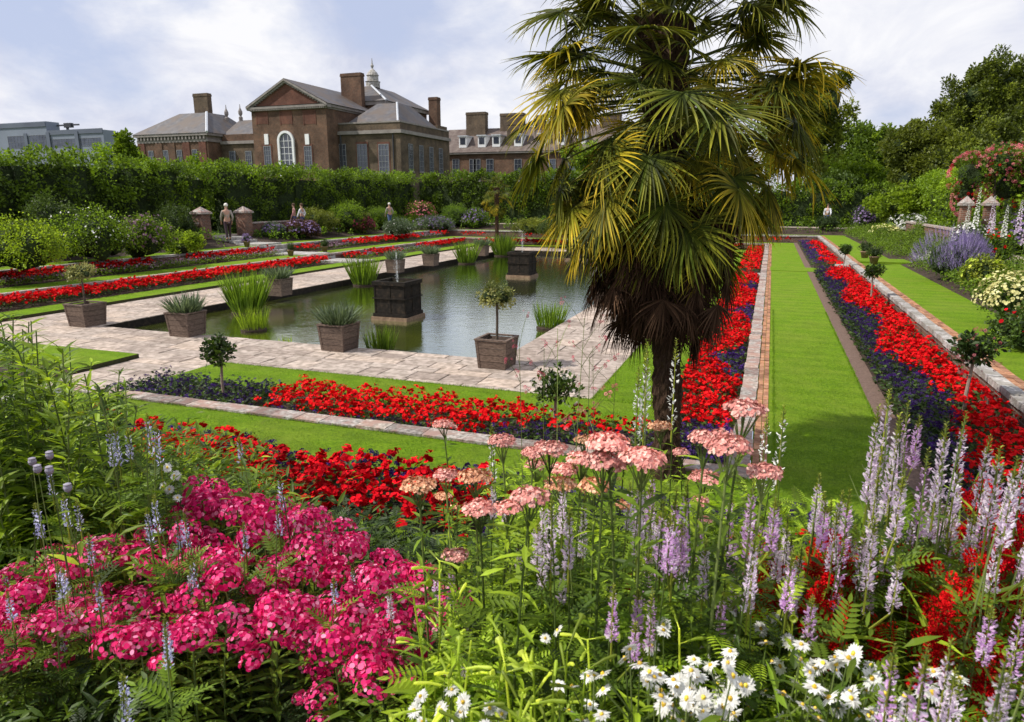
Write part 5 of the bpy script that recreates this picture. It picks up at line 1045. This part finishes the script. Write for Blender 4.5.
def leavesgeo(h, proto, n, L, lean=(0, 0), lo=.05, hi=.92, el=(.0, .9), taper=.5, pairs=False):
    g = Geo(); u = lo+(hi-lo)*np.sort(R.random(n)); a = np.arange(n)*2.4+R.uniform(-.3, .3, n)
    if pairs: a = (np.arange(n)//2)*1.57+(np.arange(n) % 2)*pi+R.uniform(-.2, .2, n); u = lo+(hi-lo)*((np.arange(n)//2)*2)/n
    P = np.stack([lean[0]*u**2, lean[1]*u**2, u*h], 1); D = np.stack([np.cos(a), np.sin(a), R.uniform(el[0], el[1], n)], 1)
    g.inst(proto, P, frames(D, L*(1-taper*u)*R.uniform(.75, 1.2, n), jitter=.25)); return g
KIND = {}
def register(kind, variants): KIND[kind] = variants
def mk(name, label, cat, group, h, parts):
    t = thing(name, label, cat, (0, 0, -50), 0, group); t['_h'] = h
    for nm, g, mats in parts: g.build(nm, mats, t)
    return t
# --- phlox
def phlox_head(r=.062, n=105):
    g = Geo(); f = floret(5, 1, .95, .05, 0); d = rdir(n*3); d = d[d[:, 2] > -.25][:n]; P = d*[r, r, r*.8]*R.uniform(.85, 1.08, (len(d), 1)); N_ = norm(d+R.normal(0, .3, d.shape)); U = norm(np.cross(N_, R.normal(0, 1, d.shape)))
    g.inst(f, P, np.stack([U, np.cross(N_, U), N_], 2)*(R.uniform(.0062, .0100, len(d)))[:, None, None]); return g
def shift(g, d): g.V = [v+np.array(d) for v in g.V]; return g
def ph(h):
    ln = (random.uniform(-.05, .05), random.uniform(-.05, .05)); H_ = Geo()
    main = shift(phlox_head(random.uniform(.058, .075)), (ln[0], ln[1], h-.02)); parts = [('stem', stemgeo(h, ln, .004, 1), M['stem']), ('leaves', leavesgeo(h, LANCE, 26, .13, ln, .1, .93, (.1, .8), .45, True), M['leaf']), ('flower_head', main, M['pink'])]
    for i in range(random.choice((1, 2))):
        a = random.uniform(0, 6.3); q = random.uniform(.08, .11); parts.append(('flower_head', shift(phlox_head(random.uniform(.030, .05), 50), (ln[0]+q*cos(a), ln[1]+q*sin(a), h-random.uniform(.03, .09))), M['pink']))
    return mk('phlox_plant', 'magenta phlox with domed flower heads in the dense pink drift at the left foreground', 'flower', 'magenta phlox massed at the left foreground', h, parts)
register('phlox', [ph(.55) for _ in range(7)])
# --- galega spikes
def pea(mat=0):
    g = Geo(); g.poly([(0,0,0),(.55,-.35,.25),(1,-.3,.75),(1.05,0,.95),(1,.3,.75),(.55,.35,.25)], [(0,1,2,3),(0,3,4,5)], mat, [0,.6,1,1,1,.6]); g.poly([(0,0,0),(.7,-.18,-.05),(1.05,0,-.15),(.7,.18,-.05)], [(0,1,2),(0,2,3)], mat, [0,.3,.5,.3]); return g
PEA = pea()
def gal(h, mat, L=.19, rad=.020, n=62, name='lilac_spike_plant', lab='', grp='', ncomp=1, bud='leaf_yellow', lv=None):
    ln = (random.uniform(-.07, .07), random.uniform(-.07, .07)); parts = [('stem', stemgeo(h, ln, .0032, 2), M['stem']), ('leaves', leavesgeo(h, PIN if lv is None else lv, 13 if lv is None else 24, 1.0 if lv is None else .12, ln, .15, .78, (.2, .9), .4), M['leaf'])]
    for c_ in range(ncomp):
        ox, oy, oz, l2 = (0, 0, 0, L) if c_ == 0 else (random.uniform(-.07, .07), random.uniform(-.07, .07), -random.uniform(.03, .12), L*random.uniform(.55, .85))
        g = Geo(); u = np.linspace(0, 1, n); a = np.arange(n)*2.4+R.normal(0, .3, n); z = h+oz-l2+u*l2*.86; rr = rad*(1-.35*u)*R.uniform(.5, 1.35, n); keep = R.random(n) > .1+.25*R.random()*(1+np.sin(u*19+R.random()*6))
        P = np.stack([ln[0]+ox+rr*.35*np.cos(a), ln[1]+oy+rr*.35*np.sin(a), z], 1)[keep]; D = np.stack([np.cos(a), np.sin(a), R.uniform(-.4, .4, n)], 1)[keep]
        g.inst(PEA, P, frames(D, (rad*.62*(1-.38*u))[keep]*R.uniform(.7, 1.3, keep.sum()), jitter=.35))
        parts.append(('flower_spike', g, M[mat]))
        g = Geo(); n2 = 26; u = np.linspace(0, 1, n2); a = np.arange(n2)*2.4; z = h+oz-l2*.22+u*l2*.30; P = np.stack([ln[0]+ox+0*u, ln[1]+oy+0*u, z], 1); D = np.stack([np.cos(a), np.sin(a), R.uniform(.5, 1.2, n2)], 1); g.inst(card(1, .4), P, frames(D, rad*.85*(1-.6*u)+.002))
        g.tube([(ln[0]+ox*.3, ln[1]+oy*.3, h+oz-l2-.07), (ln[0]+ox, ln[1]+oy, h+oz-l2), (ln[0]+ox, ln[1]+oy, h+oz+l2*.06)], [.003, .0025, .0012], 4)
        parts.append(('buds', g, M[bud]))
    return mk(name, lab, 'flower', grp, h, parts)
register('galega', [gal(1.1, random.choice(['lilac', 'lilac_w', 'lilac_w']), random.uniform(.15, .23), .0185, 96, 'lilac_spike_plant', 'pale lilac flower spike among many at the right foreground', 'lilac spikes at the right foreground', random.choice((1, 2, 2))) for _ in range(9)])
register('galega_blue', [gal(.75, 'lilac_b', random.uniform(.09, .14), .016, 52, 'blue_spike_plant', 'short blue lilac spike rising among the pink phlox at the left', 'blue lilac spikes at the left foreground', 1, lv=None) for _ in range(5)])
register('larkspur', [gal(1.1, 'whitep', .26, .024, 46, 'white_spike_plant', 'slender white flowered spike standing up against the lawn', 'white spikes near the palm', 1, lv=THIN) for _ in range(3)])
# --- achillea / sedum
def ach_head(r=.058, n=420):
    g = Geo(); q = np.sqrt(R.random(n)); a = R.uniform(0, 6.283, n); lump = .007*np.sin(a*3+q*9); P = np.stack([r*q*np.cos(a), r*q*np.sin(a), .012*(1-q**2)*r/.058+lump*.6+R.normal(0, .003, n)], 1)
    N_ = norm(np.stack([q*np.cos(a), q*np.sin(a), np.full(n, .9)], 1)+R.normal(0, .35, (n, 3))); U = norm(np.cross(N_, R.normal(0, 1, (n, 3)))); g.inst(floret(5, 1, .9, .2, 0), P, np.stack([U, np.cross(N_, U), N_], 2)*(R.uniform(.0032, .0055, n))[:, None, None]); return g
def ach(h, mt):
    ln = (random.uniform(-.05, .05), random.uniform(-.05, .05)); r_ = random.uniform(.046, .056); parts = []
    st = stemgeo(h-.03, ln, .005); 
    for i in range(9): a = i*.7; st.tube([(ln[0]*.86, ln[1]*.86, h-.10), (ln[0]+.4*r_*cos(a), ln[1]+.4*r_*sin(a), h-.05), (ln[0]+.8*r_*cos(a), ln[1]+.8*r_*sin(a), h-.012)], [.002, .0015, .001], 4)
    parts = [('stem', st, M['stem']), ('leaves', leavesgeo(h, LANCE, 46, .12, ln, .2, .94, (.0, .8), .45), M['leaf_bright' if random.random() < .4 else 'leaf']), ('flower_head', shift(ach_head(r_), (ln[0], ln[1], h-.015)), M[mt])]
    if random.random() < .5: a = random.uniform(0, 6.28); parts.append(('flower_head', shift(ach_head(r_*.5, 70), (ln[0]+.085*cos(a), ln[1]+.085*sin(a), h-.06)), M[mt]))
    return mk('flat_headed_flower', 'flat topped %s flower cluster on a stout stem in the centre foreground' % ('salmon pink' if mt == 'salmon' else 'apricot'), 'flower', 'flat salmon and apricot flower heads in the centre', h, parts)
register('ach', [ach(1.1, 'salmon') for _ in range(6)]); register('ach_o', [ach(1.1, 'salmon_o') for _ in range(3)])
# --- daisies
def daisy(h, big=1.):
    ln = (random.uniform(-.04, .04), random.uniform(-.04, .04)); parts = [('stem', stemgeo(h, ln, .0022), M['stem']), ('leaves', leavesgeo(h, LANCE, 18, .10, ln, .1, .9, (.0, .8), .4), M['leaf_bright' if random.random() < .5 else 'leaf'])]
    for c_ in range(random.choice((1, 2, 2))):
        ox, oy, oz = (0, 0, 0) if c_ == 0 else (random.uniform(-.05, .05), random.uniform(-.05, .05), -random.uniform(.01, .05)); g = Geo(); n = 19; a = np.arange(n)*2*pi/n+R.normal(0, .05, n); tl = norm(np.array([random.uniform(-.7, .7), random.uniform(-1., .1), .9])); U = norm(np.cross(tl, [0, 1, .2])); W = np.cross(tl, U)
        D = np.cos(a)[:, None]*U+np.sin(a)[:, None]*W+tl*R.uniform(-.05, .2, (n, 1)); g.inst(leaf(1, .44, .15, .08), np.tile([ln[0]+ox, ln[1]+oy, h+oz], (n, 1)), frames(D, R.uniform(.0135, .0175, n)*big, up=tl, jitter=.05)); V, F = icos(np.array([ln[0]+ox, ln[1]+oy, h+oz])+tl*.001, .0040*big, 0, 1, .05); g.poly(V, F, 1, 0, .5)
        if c_: g.tube([(ln[0]*.7, ln[1]*.7, h-.09), (ln[0]+ox, ln[1]+oy, h+oz)], [.0015, .0012], 4, 2)
        parts.append(('flower', g, [M['whitep'], M['yellow'], M['stem']]))
    return mk('daisy_plant', 'white daisy with yellow centre in the patch at the bottom centre of the view', 'flower', 'white daisies at the bottom', h, parts)
register('daisy', [daisy(.5, random.uniform(.85, 1.25)) for _ in range(8)])
# --- lime tobacco flower
def nico(h):
    ln = (random.uniform(-.05, .05), random.uniform(-.05, .05)); st = stemgeo(h, ln, .004); fl = Geo(); n = random.randint(9, 13)
    for i in range(n):
        u = random.uniform(.55, 1.02); a = random.uniform(0, 6.28); d = norm(np.array([cos(a), sin(a), random.uniform(.1, 1.0)])); p = np.array([ln[0]*u*u, ln[1]*u*u, u*h]); L_ = random.uniform(.045, .07); st.tube([p, p+d*.02], .0015, 4)
        q = p+d*.02; dr = d-np.array([0, 0, .25]); m = q+d*L_*.5; e = m+norm(dr)*L_*.5; op = random.random() < .35
        fl.tube([q, m, e-norm(dr)*.008, e], [.0028, .0035, .0048, .011 if op else .003], 7, 0, rnd=random.random(), cap=not op)
    lv = leavesgeo(h, OVAL, 14, .16, ln, .05, .7, (.0, .6), .5)
    return mk('tobacco_flower', 'lime green tubular tobacco flowers on an upright stem at the bottom centre', 'flower', 'lime tobacco flowers in the foreground', h, [('stem', st, M['lime']), ('leaves', lv, M['leaf_bright']), ('flowers', fl, M['lime'])])
register('nico', [nico(.75) for _ in range(6)])
# --- tall leafy stems
def leafy(h, mt):
    ln = (random.uniform(-.16, .16), random.uniform(-.16, .16)); parts = [('stem', stemgeo(h, ln, .005, 3), M['stem']), ('leaves', leavesgeo(h, LANCE, 64, .15, ln, .18, 1.0, (.1, 1.2), .35), M[mt])]
    return mk('leafy_stem_plant', 'upright plant with narrow %s leaves in the tall clump at the left edge' % ('bright green' if mt == 'leaf_bright' else 'green'), 'plant', 'tall leafy stems at the left', h, parts)
register('leafy', [leafy(1.15, 'leaf_bright' if i % 5 < 2 else 'leaf') for i in range(7)])
def feather(h, mt):
    ln = (random.uniform(-.1, .1), random.uniform(-.1, .1)); g = leavesgeo(h, LANCE, 60, .075, ln, .25, 1.0, (.2, 1.3), .35)
    return mk('leafy_stem_plant', 'slender upright leafy stem among the flat pink heads at the centre', 'plant', 'leafy stems at the centre foreground', h, [('stem', stemgeo(h, ln, .003, 4), M['stem']), ('leaves', g, M[mt])])
register('feather', [feather(1.0, 'leaf_bright' if i % 2 else 'leaf') for i in range(6)])
def seed(h):
    ln = (random.uniform(-.02, .02), random.uniform(-.02, .02)); g = Geo(); g.lathe([(.003, -.012), (.010, -.006), (.0125, .002), (.010, .009), (.011, .012), (.006, .014)], (ln[0], ln[1], h), 10)
    return mk('seed_head', 'round grey poppy seed head on a bare stem at the left foreground', 'seed head', 'poppy seed heads at the left', h, [('stem', stemgeo(h, ln, .002), M['stem']), ('pod', g, M['pod'])])
M['pod'] = surf_mat('seed_pod', [(.3, (.22,.2,.24)), (.7, (.36,.33,.4))], 40)
register('seed', [seed(.8)])
def wisp(h):
    st = Geo(); fl = Geo(); ln = (random.uniform(-.05, .05), random.uniform(-.05, .05)); st.tube([(ln[0]*(i/4)**2, ln[1]*(i/4)**2, h*i/4) for i in range(5)], [.003, .0025, .002, .0015, .001], 4)
    for i in range(7):
        a = random.uniform(0, 6.28); u = random.uniform(.55, .98); p = np.array([ln[0]*u*u, ln[1]*u*u, u*h]); q = p+np.array([.09*cos(a), .09*sin(a), random.uniform(.04, .1)]); st.tube([p, (p+q)/2+[0, 0, .01], q], [.001, .001, .0008], 3)
        for j in range(2): fl.inst(BALL, q+R.normal(0, .007, (2, 3)), frames(rdir(2), R.uniform(.003, .0065, 2)))
    return mk('wispy_pink_plant', 'thin wiry stem with small dusky pink flowers in front of the paved path', 'flower', 'wiry pink flowers before the path', h, [('stem', st, M['stem']), ('flowers', fl, M['rose'])])
register('wisp', [wisp(1.25) for _ in range(3)])
def redp(h, mt='red'):
    ln = (random.uniform(-.04, .04), random.uniform(-.04, .04)); fl = Geo()
    for i in range(44): a = random.uniform(0, 6.28); u = random.uniform(.70, 1.02); fl.inst(BALL, [(ln[0]*u*u+.035*cos(a)*random.random(), ln[1]*u*u+.035*sin(a)*random.random(), u*h)], frames(rdir(1), np.array([random.uniform(.009, .016)])))
    return mk('red_spike_plant', 'scarlet flowered stem with narrow leaves between the lilac spikes at the right', 'flower', 'scarlet flowers between the lilac spikes', h, [('stem', stemgeo(h, ln, .003, 2), M['stem']), ('leaves', leavesgeo(h, THIN, 30, .22, ln, .1, .9, (.5, 1.5), .3), M['leaf_bright']), ('flowers', fl, M[mt])])
register('redp', [redp(.7) for _ in range(5)]); register('redd', [redp(.8, 'red_deep') for _ in range(3)])
used = set()
def put(kind, P, s=None, label=None, group=None):
    v = KIND[kind]; i = random.randrange(len(v)); o = v[i]; h0 = o['_h']; z0 = gz(P[0], P[1])-.01; h = P[2]-z0
    if h < .15: return
    sc = h/h0 if s is None else s; zb = P[2]-h0*sc if s is not None else z0
    rz = random.uniform(0, 6.28)
    if (kind, i) not in used:
        used.add((kind, i)); o.location = (P[0], P[1], min(zb, z0)); o.rotation_euler = (0, 0, rz); o.scale = (sc,)*3; r = o
    else: r = dup(o, (P[0], P[1], min(zb, z0)), rz, sc)
    # keep heads at natural size when a stem has to be longer or shorter
    if abs(sc-1) > .01 and s is None:
        f = min(max(1/sc, .6), 1.5)
        r.scale = (sc*f**.6, sc*f**.6, sc)
    return r
J = random.uniform
# phlox mass: heads ride a gently uneven surface
def inpoly(x, y, P):
    c_ = False; j = len(P)-1
    for i in range(len(P)):
        if (P[i][1] > y) != (P[j][1] > y) and x < (P[j][0]-P[i][0])*(y-P[i][1])/(P[j][1]-P[i][1]+1e-9)+P[i][0]: c_ = not c_
        j = i
    return c_
PH = [(-40, 600), (20, 566), (100, 540), (190, 510), (185, 480), (215, 490), (300, 512), (372, 540), (425, 560), (440, 600), (425, 640), (395, 690), (350, 650), (290, 620), (210, 640), (150, 650), (60, 620), (-40, 650)]
pts = []
tries = 0
while len(pts) < 210 and tries < 20000:
    tries += 1; px, py = J(-40, 440), J(478, 690)
    if not inpoly(px, py, PH): continue
    if sin(px*.045+1)*sin(py*.06+px*.02) > .72: continue
    P = atz(px, py, 1.78+J(-.10, .09)); 
    if all((P[0]-q[0])**2+(P[1]-q[1])**2 > .10**2 for q in pts): pts.append(P)
for P in pts: put('phlox', P)
for i in range(9): px, py = J(0, 420), J(500, 640); put('galega_blue', atd(px, py, J(2.1, 2.8)))
for px, py in ((325, 690), (330, 655), (185, 610), (345, 672), (20, 655), (60, 590), (350, 610)): put('phlox', atz(px, py, 1.65))
# lilac spikes: (px, py of the tip, distance)
GA = [(883, 405, 2.1), (893, 412, 2.0), (905, 402, 2.0), (921, 412, 2.2), (928, 428, 1.8), (948, 425, 1.9), (966, 430, 1.8), (975, 436, 2.0), (985, 455, 1.7), (1003, 440, 1.9), (1016, 452, 1.7), (895, 500, 2.0), (912, 505, 2.1), (925, 480, 2.0), (940, 470, 2.1), (990, 480, 2.2), (958, 470, 2.3),
      (798, 522, 2.0), (815, 485, 2.1), (835, 502, 2.0), (847, 488, 2.0), (858, 520, 1.9), (870, 530, 2.0), (882, 532, 2.1), (806, 540, 2.2), (843, 530, 2.1), (732, 500, 2.2), (728, 552, 1.8), (765, 560, 1.8), (755, 575, 2.0), (700, 500, 2.4), (680, 515, 2.2), (683, 540, 2.3), (640, 470, 2.4), (622, 490, 2.3), (583, 487, 2.2), (578, 492, 2.4), (545, 500, 2.7), (480, 480, 2.8),
      (908, 640, 1.25), (925, 655, 1.3), (950, 645, 1.15), (965, 630, 1.3), (985, 660, 1.1), (1003, 615, 1.25), (1015, 640, 1.2), (975, 690, 1.1), (1020, 590, 1.5), (1010, 500, 1.9), (1000, 520, 2.0), (895, 660, 1.4), (450, 560, 2.3), (397, 595, 2.2), (470, 590, 2.3), (462, 640, 2.0), (600, 560, 2.5), (655, 560, 2.6), (520, 540, 2.7), (706, 560, 2.5), (1020, 540, 1.7), (938, 560, 2.2), (915, 585, 2.3)]
random.seed(99)
GA += [(J(790, 1030), J(400+max(0,(880-a_))*1.1, 600), J(1.7, 2.4)) for a_ in [850]*0]
GA += [(x_, y_, J(1.7, 2.3)) for x_, y_ in [(J(870, 1024), J(440, 560)) for _ in range(3)]+[(J(780, 890), J(500, 570)) for _ in range(7)]+[(J(560, 790), J(480, 600)) for _ in range(20)]]
for px, py, D in GA:
    P = atd(px, py, D); put('galega', P)
for px, py, D in [(105, 425, 3.0), (112, 432, 2.9), (130, 420, 2.9), (137, 428, 2.9), (143, 430, 3.0), (18, 510, 2.6), (48, 508, 2.6), (72, 500, 2.6), (80, 505, 2.7), (150, 515, 2.5), (167, 518, 2.5), (195, 515, 2.6), (235, 520, 2.6), (265, 515, 2.6), (45, 575, 2.3), (5, 590, 2.2), (322, 575, 2.3), (152, 630, 1.9), (160, 640, 1.8), (100, 680, 1.7), (108, 690, 1.7), (60, 470, 3.0), (290, 480, 2.9), (210, 560, 2.4), (250, 440, 3.4)]:
    P = atd(px, py, D); put('galega_blue', P)
for px, py, D in [(641, 352, 3.0), (651, 360, 3.0), (679, 345, 3.2), (767, 418, 2.8), (790, 412, 2.6), (637, 372, 3.1), (845, 505, 2.6), (500, 430, 3.0)]: put('larkspur', atd(px, py, D))
# flat heads
AC = [(453, 420, 22, 0), (515, 440, 34, 0), (551, 441, 34, 0), (425, 478, 36, 1), (453, 472, 30, 0), (480, 474, 34, 1), (487, 500, 38, 0), (508, 494, 40, 0), (497, 508, 34, 0), (463, 545, 36, 0), (566, 478, 36, 1), (595, 478, 34, 1), (600, 454, 40, 0), (575, 455, 30, 0), (560, 462, 30, 0), (630, 437, 42, 0), (645, 444, 40, 0), (618, 452, 24, 0), (671, 424, 24, 1), (697, 434, 36, 0), (722, 436, 40, 0), (724, 402, 36, 0), (755, 463, 34, 0), (655, 460, 26, 0), (690, 448, 22, 0), (693, 476, 30, 0), (526, 450, 26, 0), (445, 492, 22, 1), (540, 466, 26, 0), (580, 436, 18, 1), (697, 520, 22, 0), (524, 553, 20, 1)]
for px, py, wp, o_ in AC:
    D = .108*690/wp*.98*random.uniform(.9, 1.15); D = min(D, 3.6); P = atd(px, py, D); put('ach_o' if o_ else 'ach', P)
# daisies and white flowers
for px, py, D in [(672, 636, 1.75), (576, 636, 1.75)]+[(J(640, 720), J(662, 722), J(1.4, 1.65)) for _ in range(22)]+[(J(560, 600), J(680, 722), J(1.5, 1.7)) for _ in range(6)]+[(J(425, 520), J(680, 722), J(1.6, 1.8)) for _ in range(7)]+[(J(700, 900), J(648, 724), J(1.45, 1.95)) for _ in range(44)]+[(J(670, 800), J(610, 660), J(1.8, 2.1)) for _ in range(12)]+[(J(880, 1000), J(660, 722), J(1.45, 1.7)) for _ in range(8)]+[(170, 468, 3.2), (182, 474, 3.2), (165, 482, 3.1), (62, 388, 4.0)]:
    put('daisy', atd(px, py, D))
for px, py, D in [(436, 570, 2.0), (430, 590, 1.9), (445, 600, 1.9), (425, 610, 1.9), (450, 645, 1.7), (475, 655, 1.65), (495, 640, 1.8), (520, 655, 1.6), (540, 650, 1.6), (560, 640, 1.7), (575, 665, 1.6), (505, 680, 1.5), (530, 695, 1.45), (440, 690, 1.6), (425, 715, 1.5), (470, 700, 1.5), (690, 618, 1.8), (800, 610, 1.9), (655, 622, 1.9), (725, 612, 2.0), (553, 690, 1.5), (600, 650, 1.7)]:
    put('nico', atd(px, py, D))
for i in range(170):
    px = J(-80, 128); py = 312+max(0, px)*.62+J(0, 140)*(.6 if px > 90 else 1); D = J(3.0, 4.8); put('leafy', atd(px, py, D))
for i in range(50): put('feather', atd(J(415, 760), J(500, 600), J(1.9, 2.9)))
for i in range(18):
    px = J(110, 170); py = J(450, 530); put('leafy', atd(px, py, J(2.8, 3.4)), s=.5)
for px, py, D in [(28, 463, 2.4), (48, 457, 2.4), (40, 470, 2.3), (54, 470, 2.3), (67, 487, 2.2)]: put('seed', atd(px, py, D))
for px, py, D in [(525, 335, 2.9), (560, 330, 2.8), (575, 318, 2.9), (600, 345, 3.0), (545, 350, 3.0), (590, 355, 2.8), (612, 365, 3.1)]: put('wisp', atd(px, py, D))
for i in range(90): put('redp', atd(J(765, 930), J(548, 645), J(1.95, 2.7)))
for i in range(20): put('redp', atd(J(930, 1024), J(560, 650), J(1.8, 2.5)))
for i in range(14): put('redd', atd(J(965, 1030), J(475, 570), J(1.9, 2.6)))
for i in range(7): put('redp', atd(J(600, 700), J(560, 590), J(2.9, 3.2)))
for v in KIND.values():
    for o in v: del o['_h']
for o in list(bpy.data.objects):
    if '_h' in o: del o['_h']
for kd, v in KIND.items():      # any variant the loops never placed
    for i, o in enumerate(v):
        if (kd, i) not in used:
            for c_ in list(o.children): bpy.data.objects.remove(c_)
            bpy.data.objects.remove(o)
# leafy understorey nobody could count
def under(name, label, test, n, hgt, kinds, mats, seed=0):
    """kinds: list of (proto, size, weight, material index)"""
    g = Geo(); P = []
    while len(P) < n:
        x, y = random.uniform(-9, 6.5), random.uniform(.35, 4.25)
        if test(x, y): P.append((x, y, gz(x, y)))
    P = np.array(P); hh = hgt*(.75+.25*np.sin(P[:, 0]*5+np.sin(P[:, 1]*4)*2))*R.uniform(.45, 1.1, n)
    wsum = sum(k_[2] for k_ in kinds); pick = R.random(n)*wsum; acc = 0
    for proto, size, wt, mi in kinds:
        sel = (pick >= acc) & (pick < acc+wt); acc += wt; Q = P[sel]; h_ = hh[sel]; m_ = len(Q); K_ = 26
        if m_ == 0: continue
        u = R.random((m_, K_)); a = R.uniform(0, 6.283, (m_, K_)); sp = .035+.05*u
        C = np.stack([Q[:, 0:1]+sp*np.cos(a), Q[:, 1:2]+sp*np.sin(a), Q[:, 2:3]+u*h_[:, None]], 2).reshape(-1, 3); D = np.stack([np.cos(a), np.sin(a), R.uniform(-.1, 1.1, a.shape)], 2).reshape(-1, 3)
        g.inst(proto, C, frames(D, size*R.uniform(.6, 1.3, len(C))*(1-.4*u.ravel()), jitter=.35), np.clip(u.ravel()*.6+R.random(len(C))*.4, 0, 1), mat=mi)
    o = g.build(name, mats); o['kind'] = 'stuff'; o['label'] = label; o['category'] = 'foliage'
d2c = lambda x, y: sqrt(x*x+y*y)
lm = [M['leaf'], M['leaf_dark'], M['leaf_bright']]
under('border_foliage', 'dark ferny foliage beneath the pink phlox at the lower left', lambda x, y: x < -.35 and d2c(x, y) > .8 and y < 3.9+.0*x, 2300, .30, [(PIN, 1.0, 2, 1), (LANCE, .12, 4, 0), (LANCE, .13, 4, 1), (OVAL, .07, 3, 0)], lm)
under('border_foliage', 'fine bright green foliage beneath the lilac spikes and daisies at the lower right', lambda x, y: x >= -.35 and d2c(x, y) > .8 and x < 4.5 and y < 3.9, 2200, .40, [(LANCE, .11, 4, 2), (THIN, .2, 3, 2), (PIN, 1.0, 2, 0), (OVAL, .08, 3, 0)], lm)

under('border_foliage', 'taller feathery foliage filling between the flat headed flower stems at the centre', lambda x, y: -.75-.25*(y-1.5) < x < .35 and 1.4 < y < 3.6, 1900, .84, [(LANCE, .11, 4, 2), (THIN, .2, 3, 0), (PIN, 1.0, 3, 2), (OVAL, .08, 3, 0)], lm)
under('border_foliage', 'dense green foliage at the foot of the tall leafy clump on the left', lambda x, y: x < -1.9 and y > 1.6 and x < -1.2*y+1.3, 1500, .8, [(LANCE, .14, 4, 2), (LANCE, .13, 3, 0)], lm)
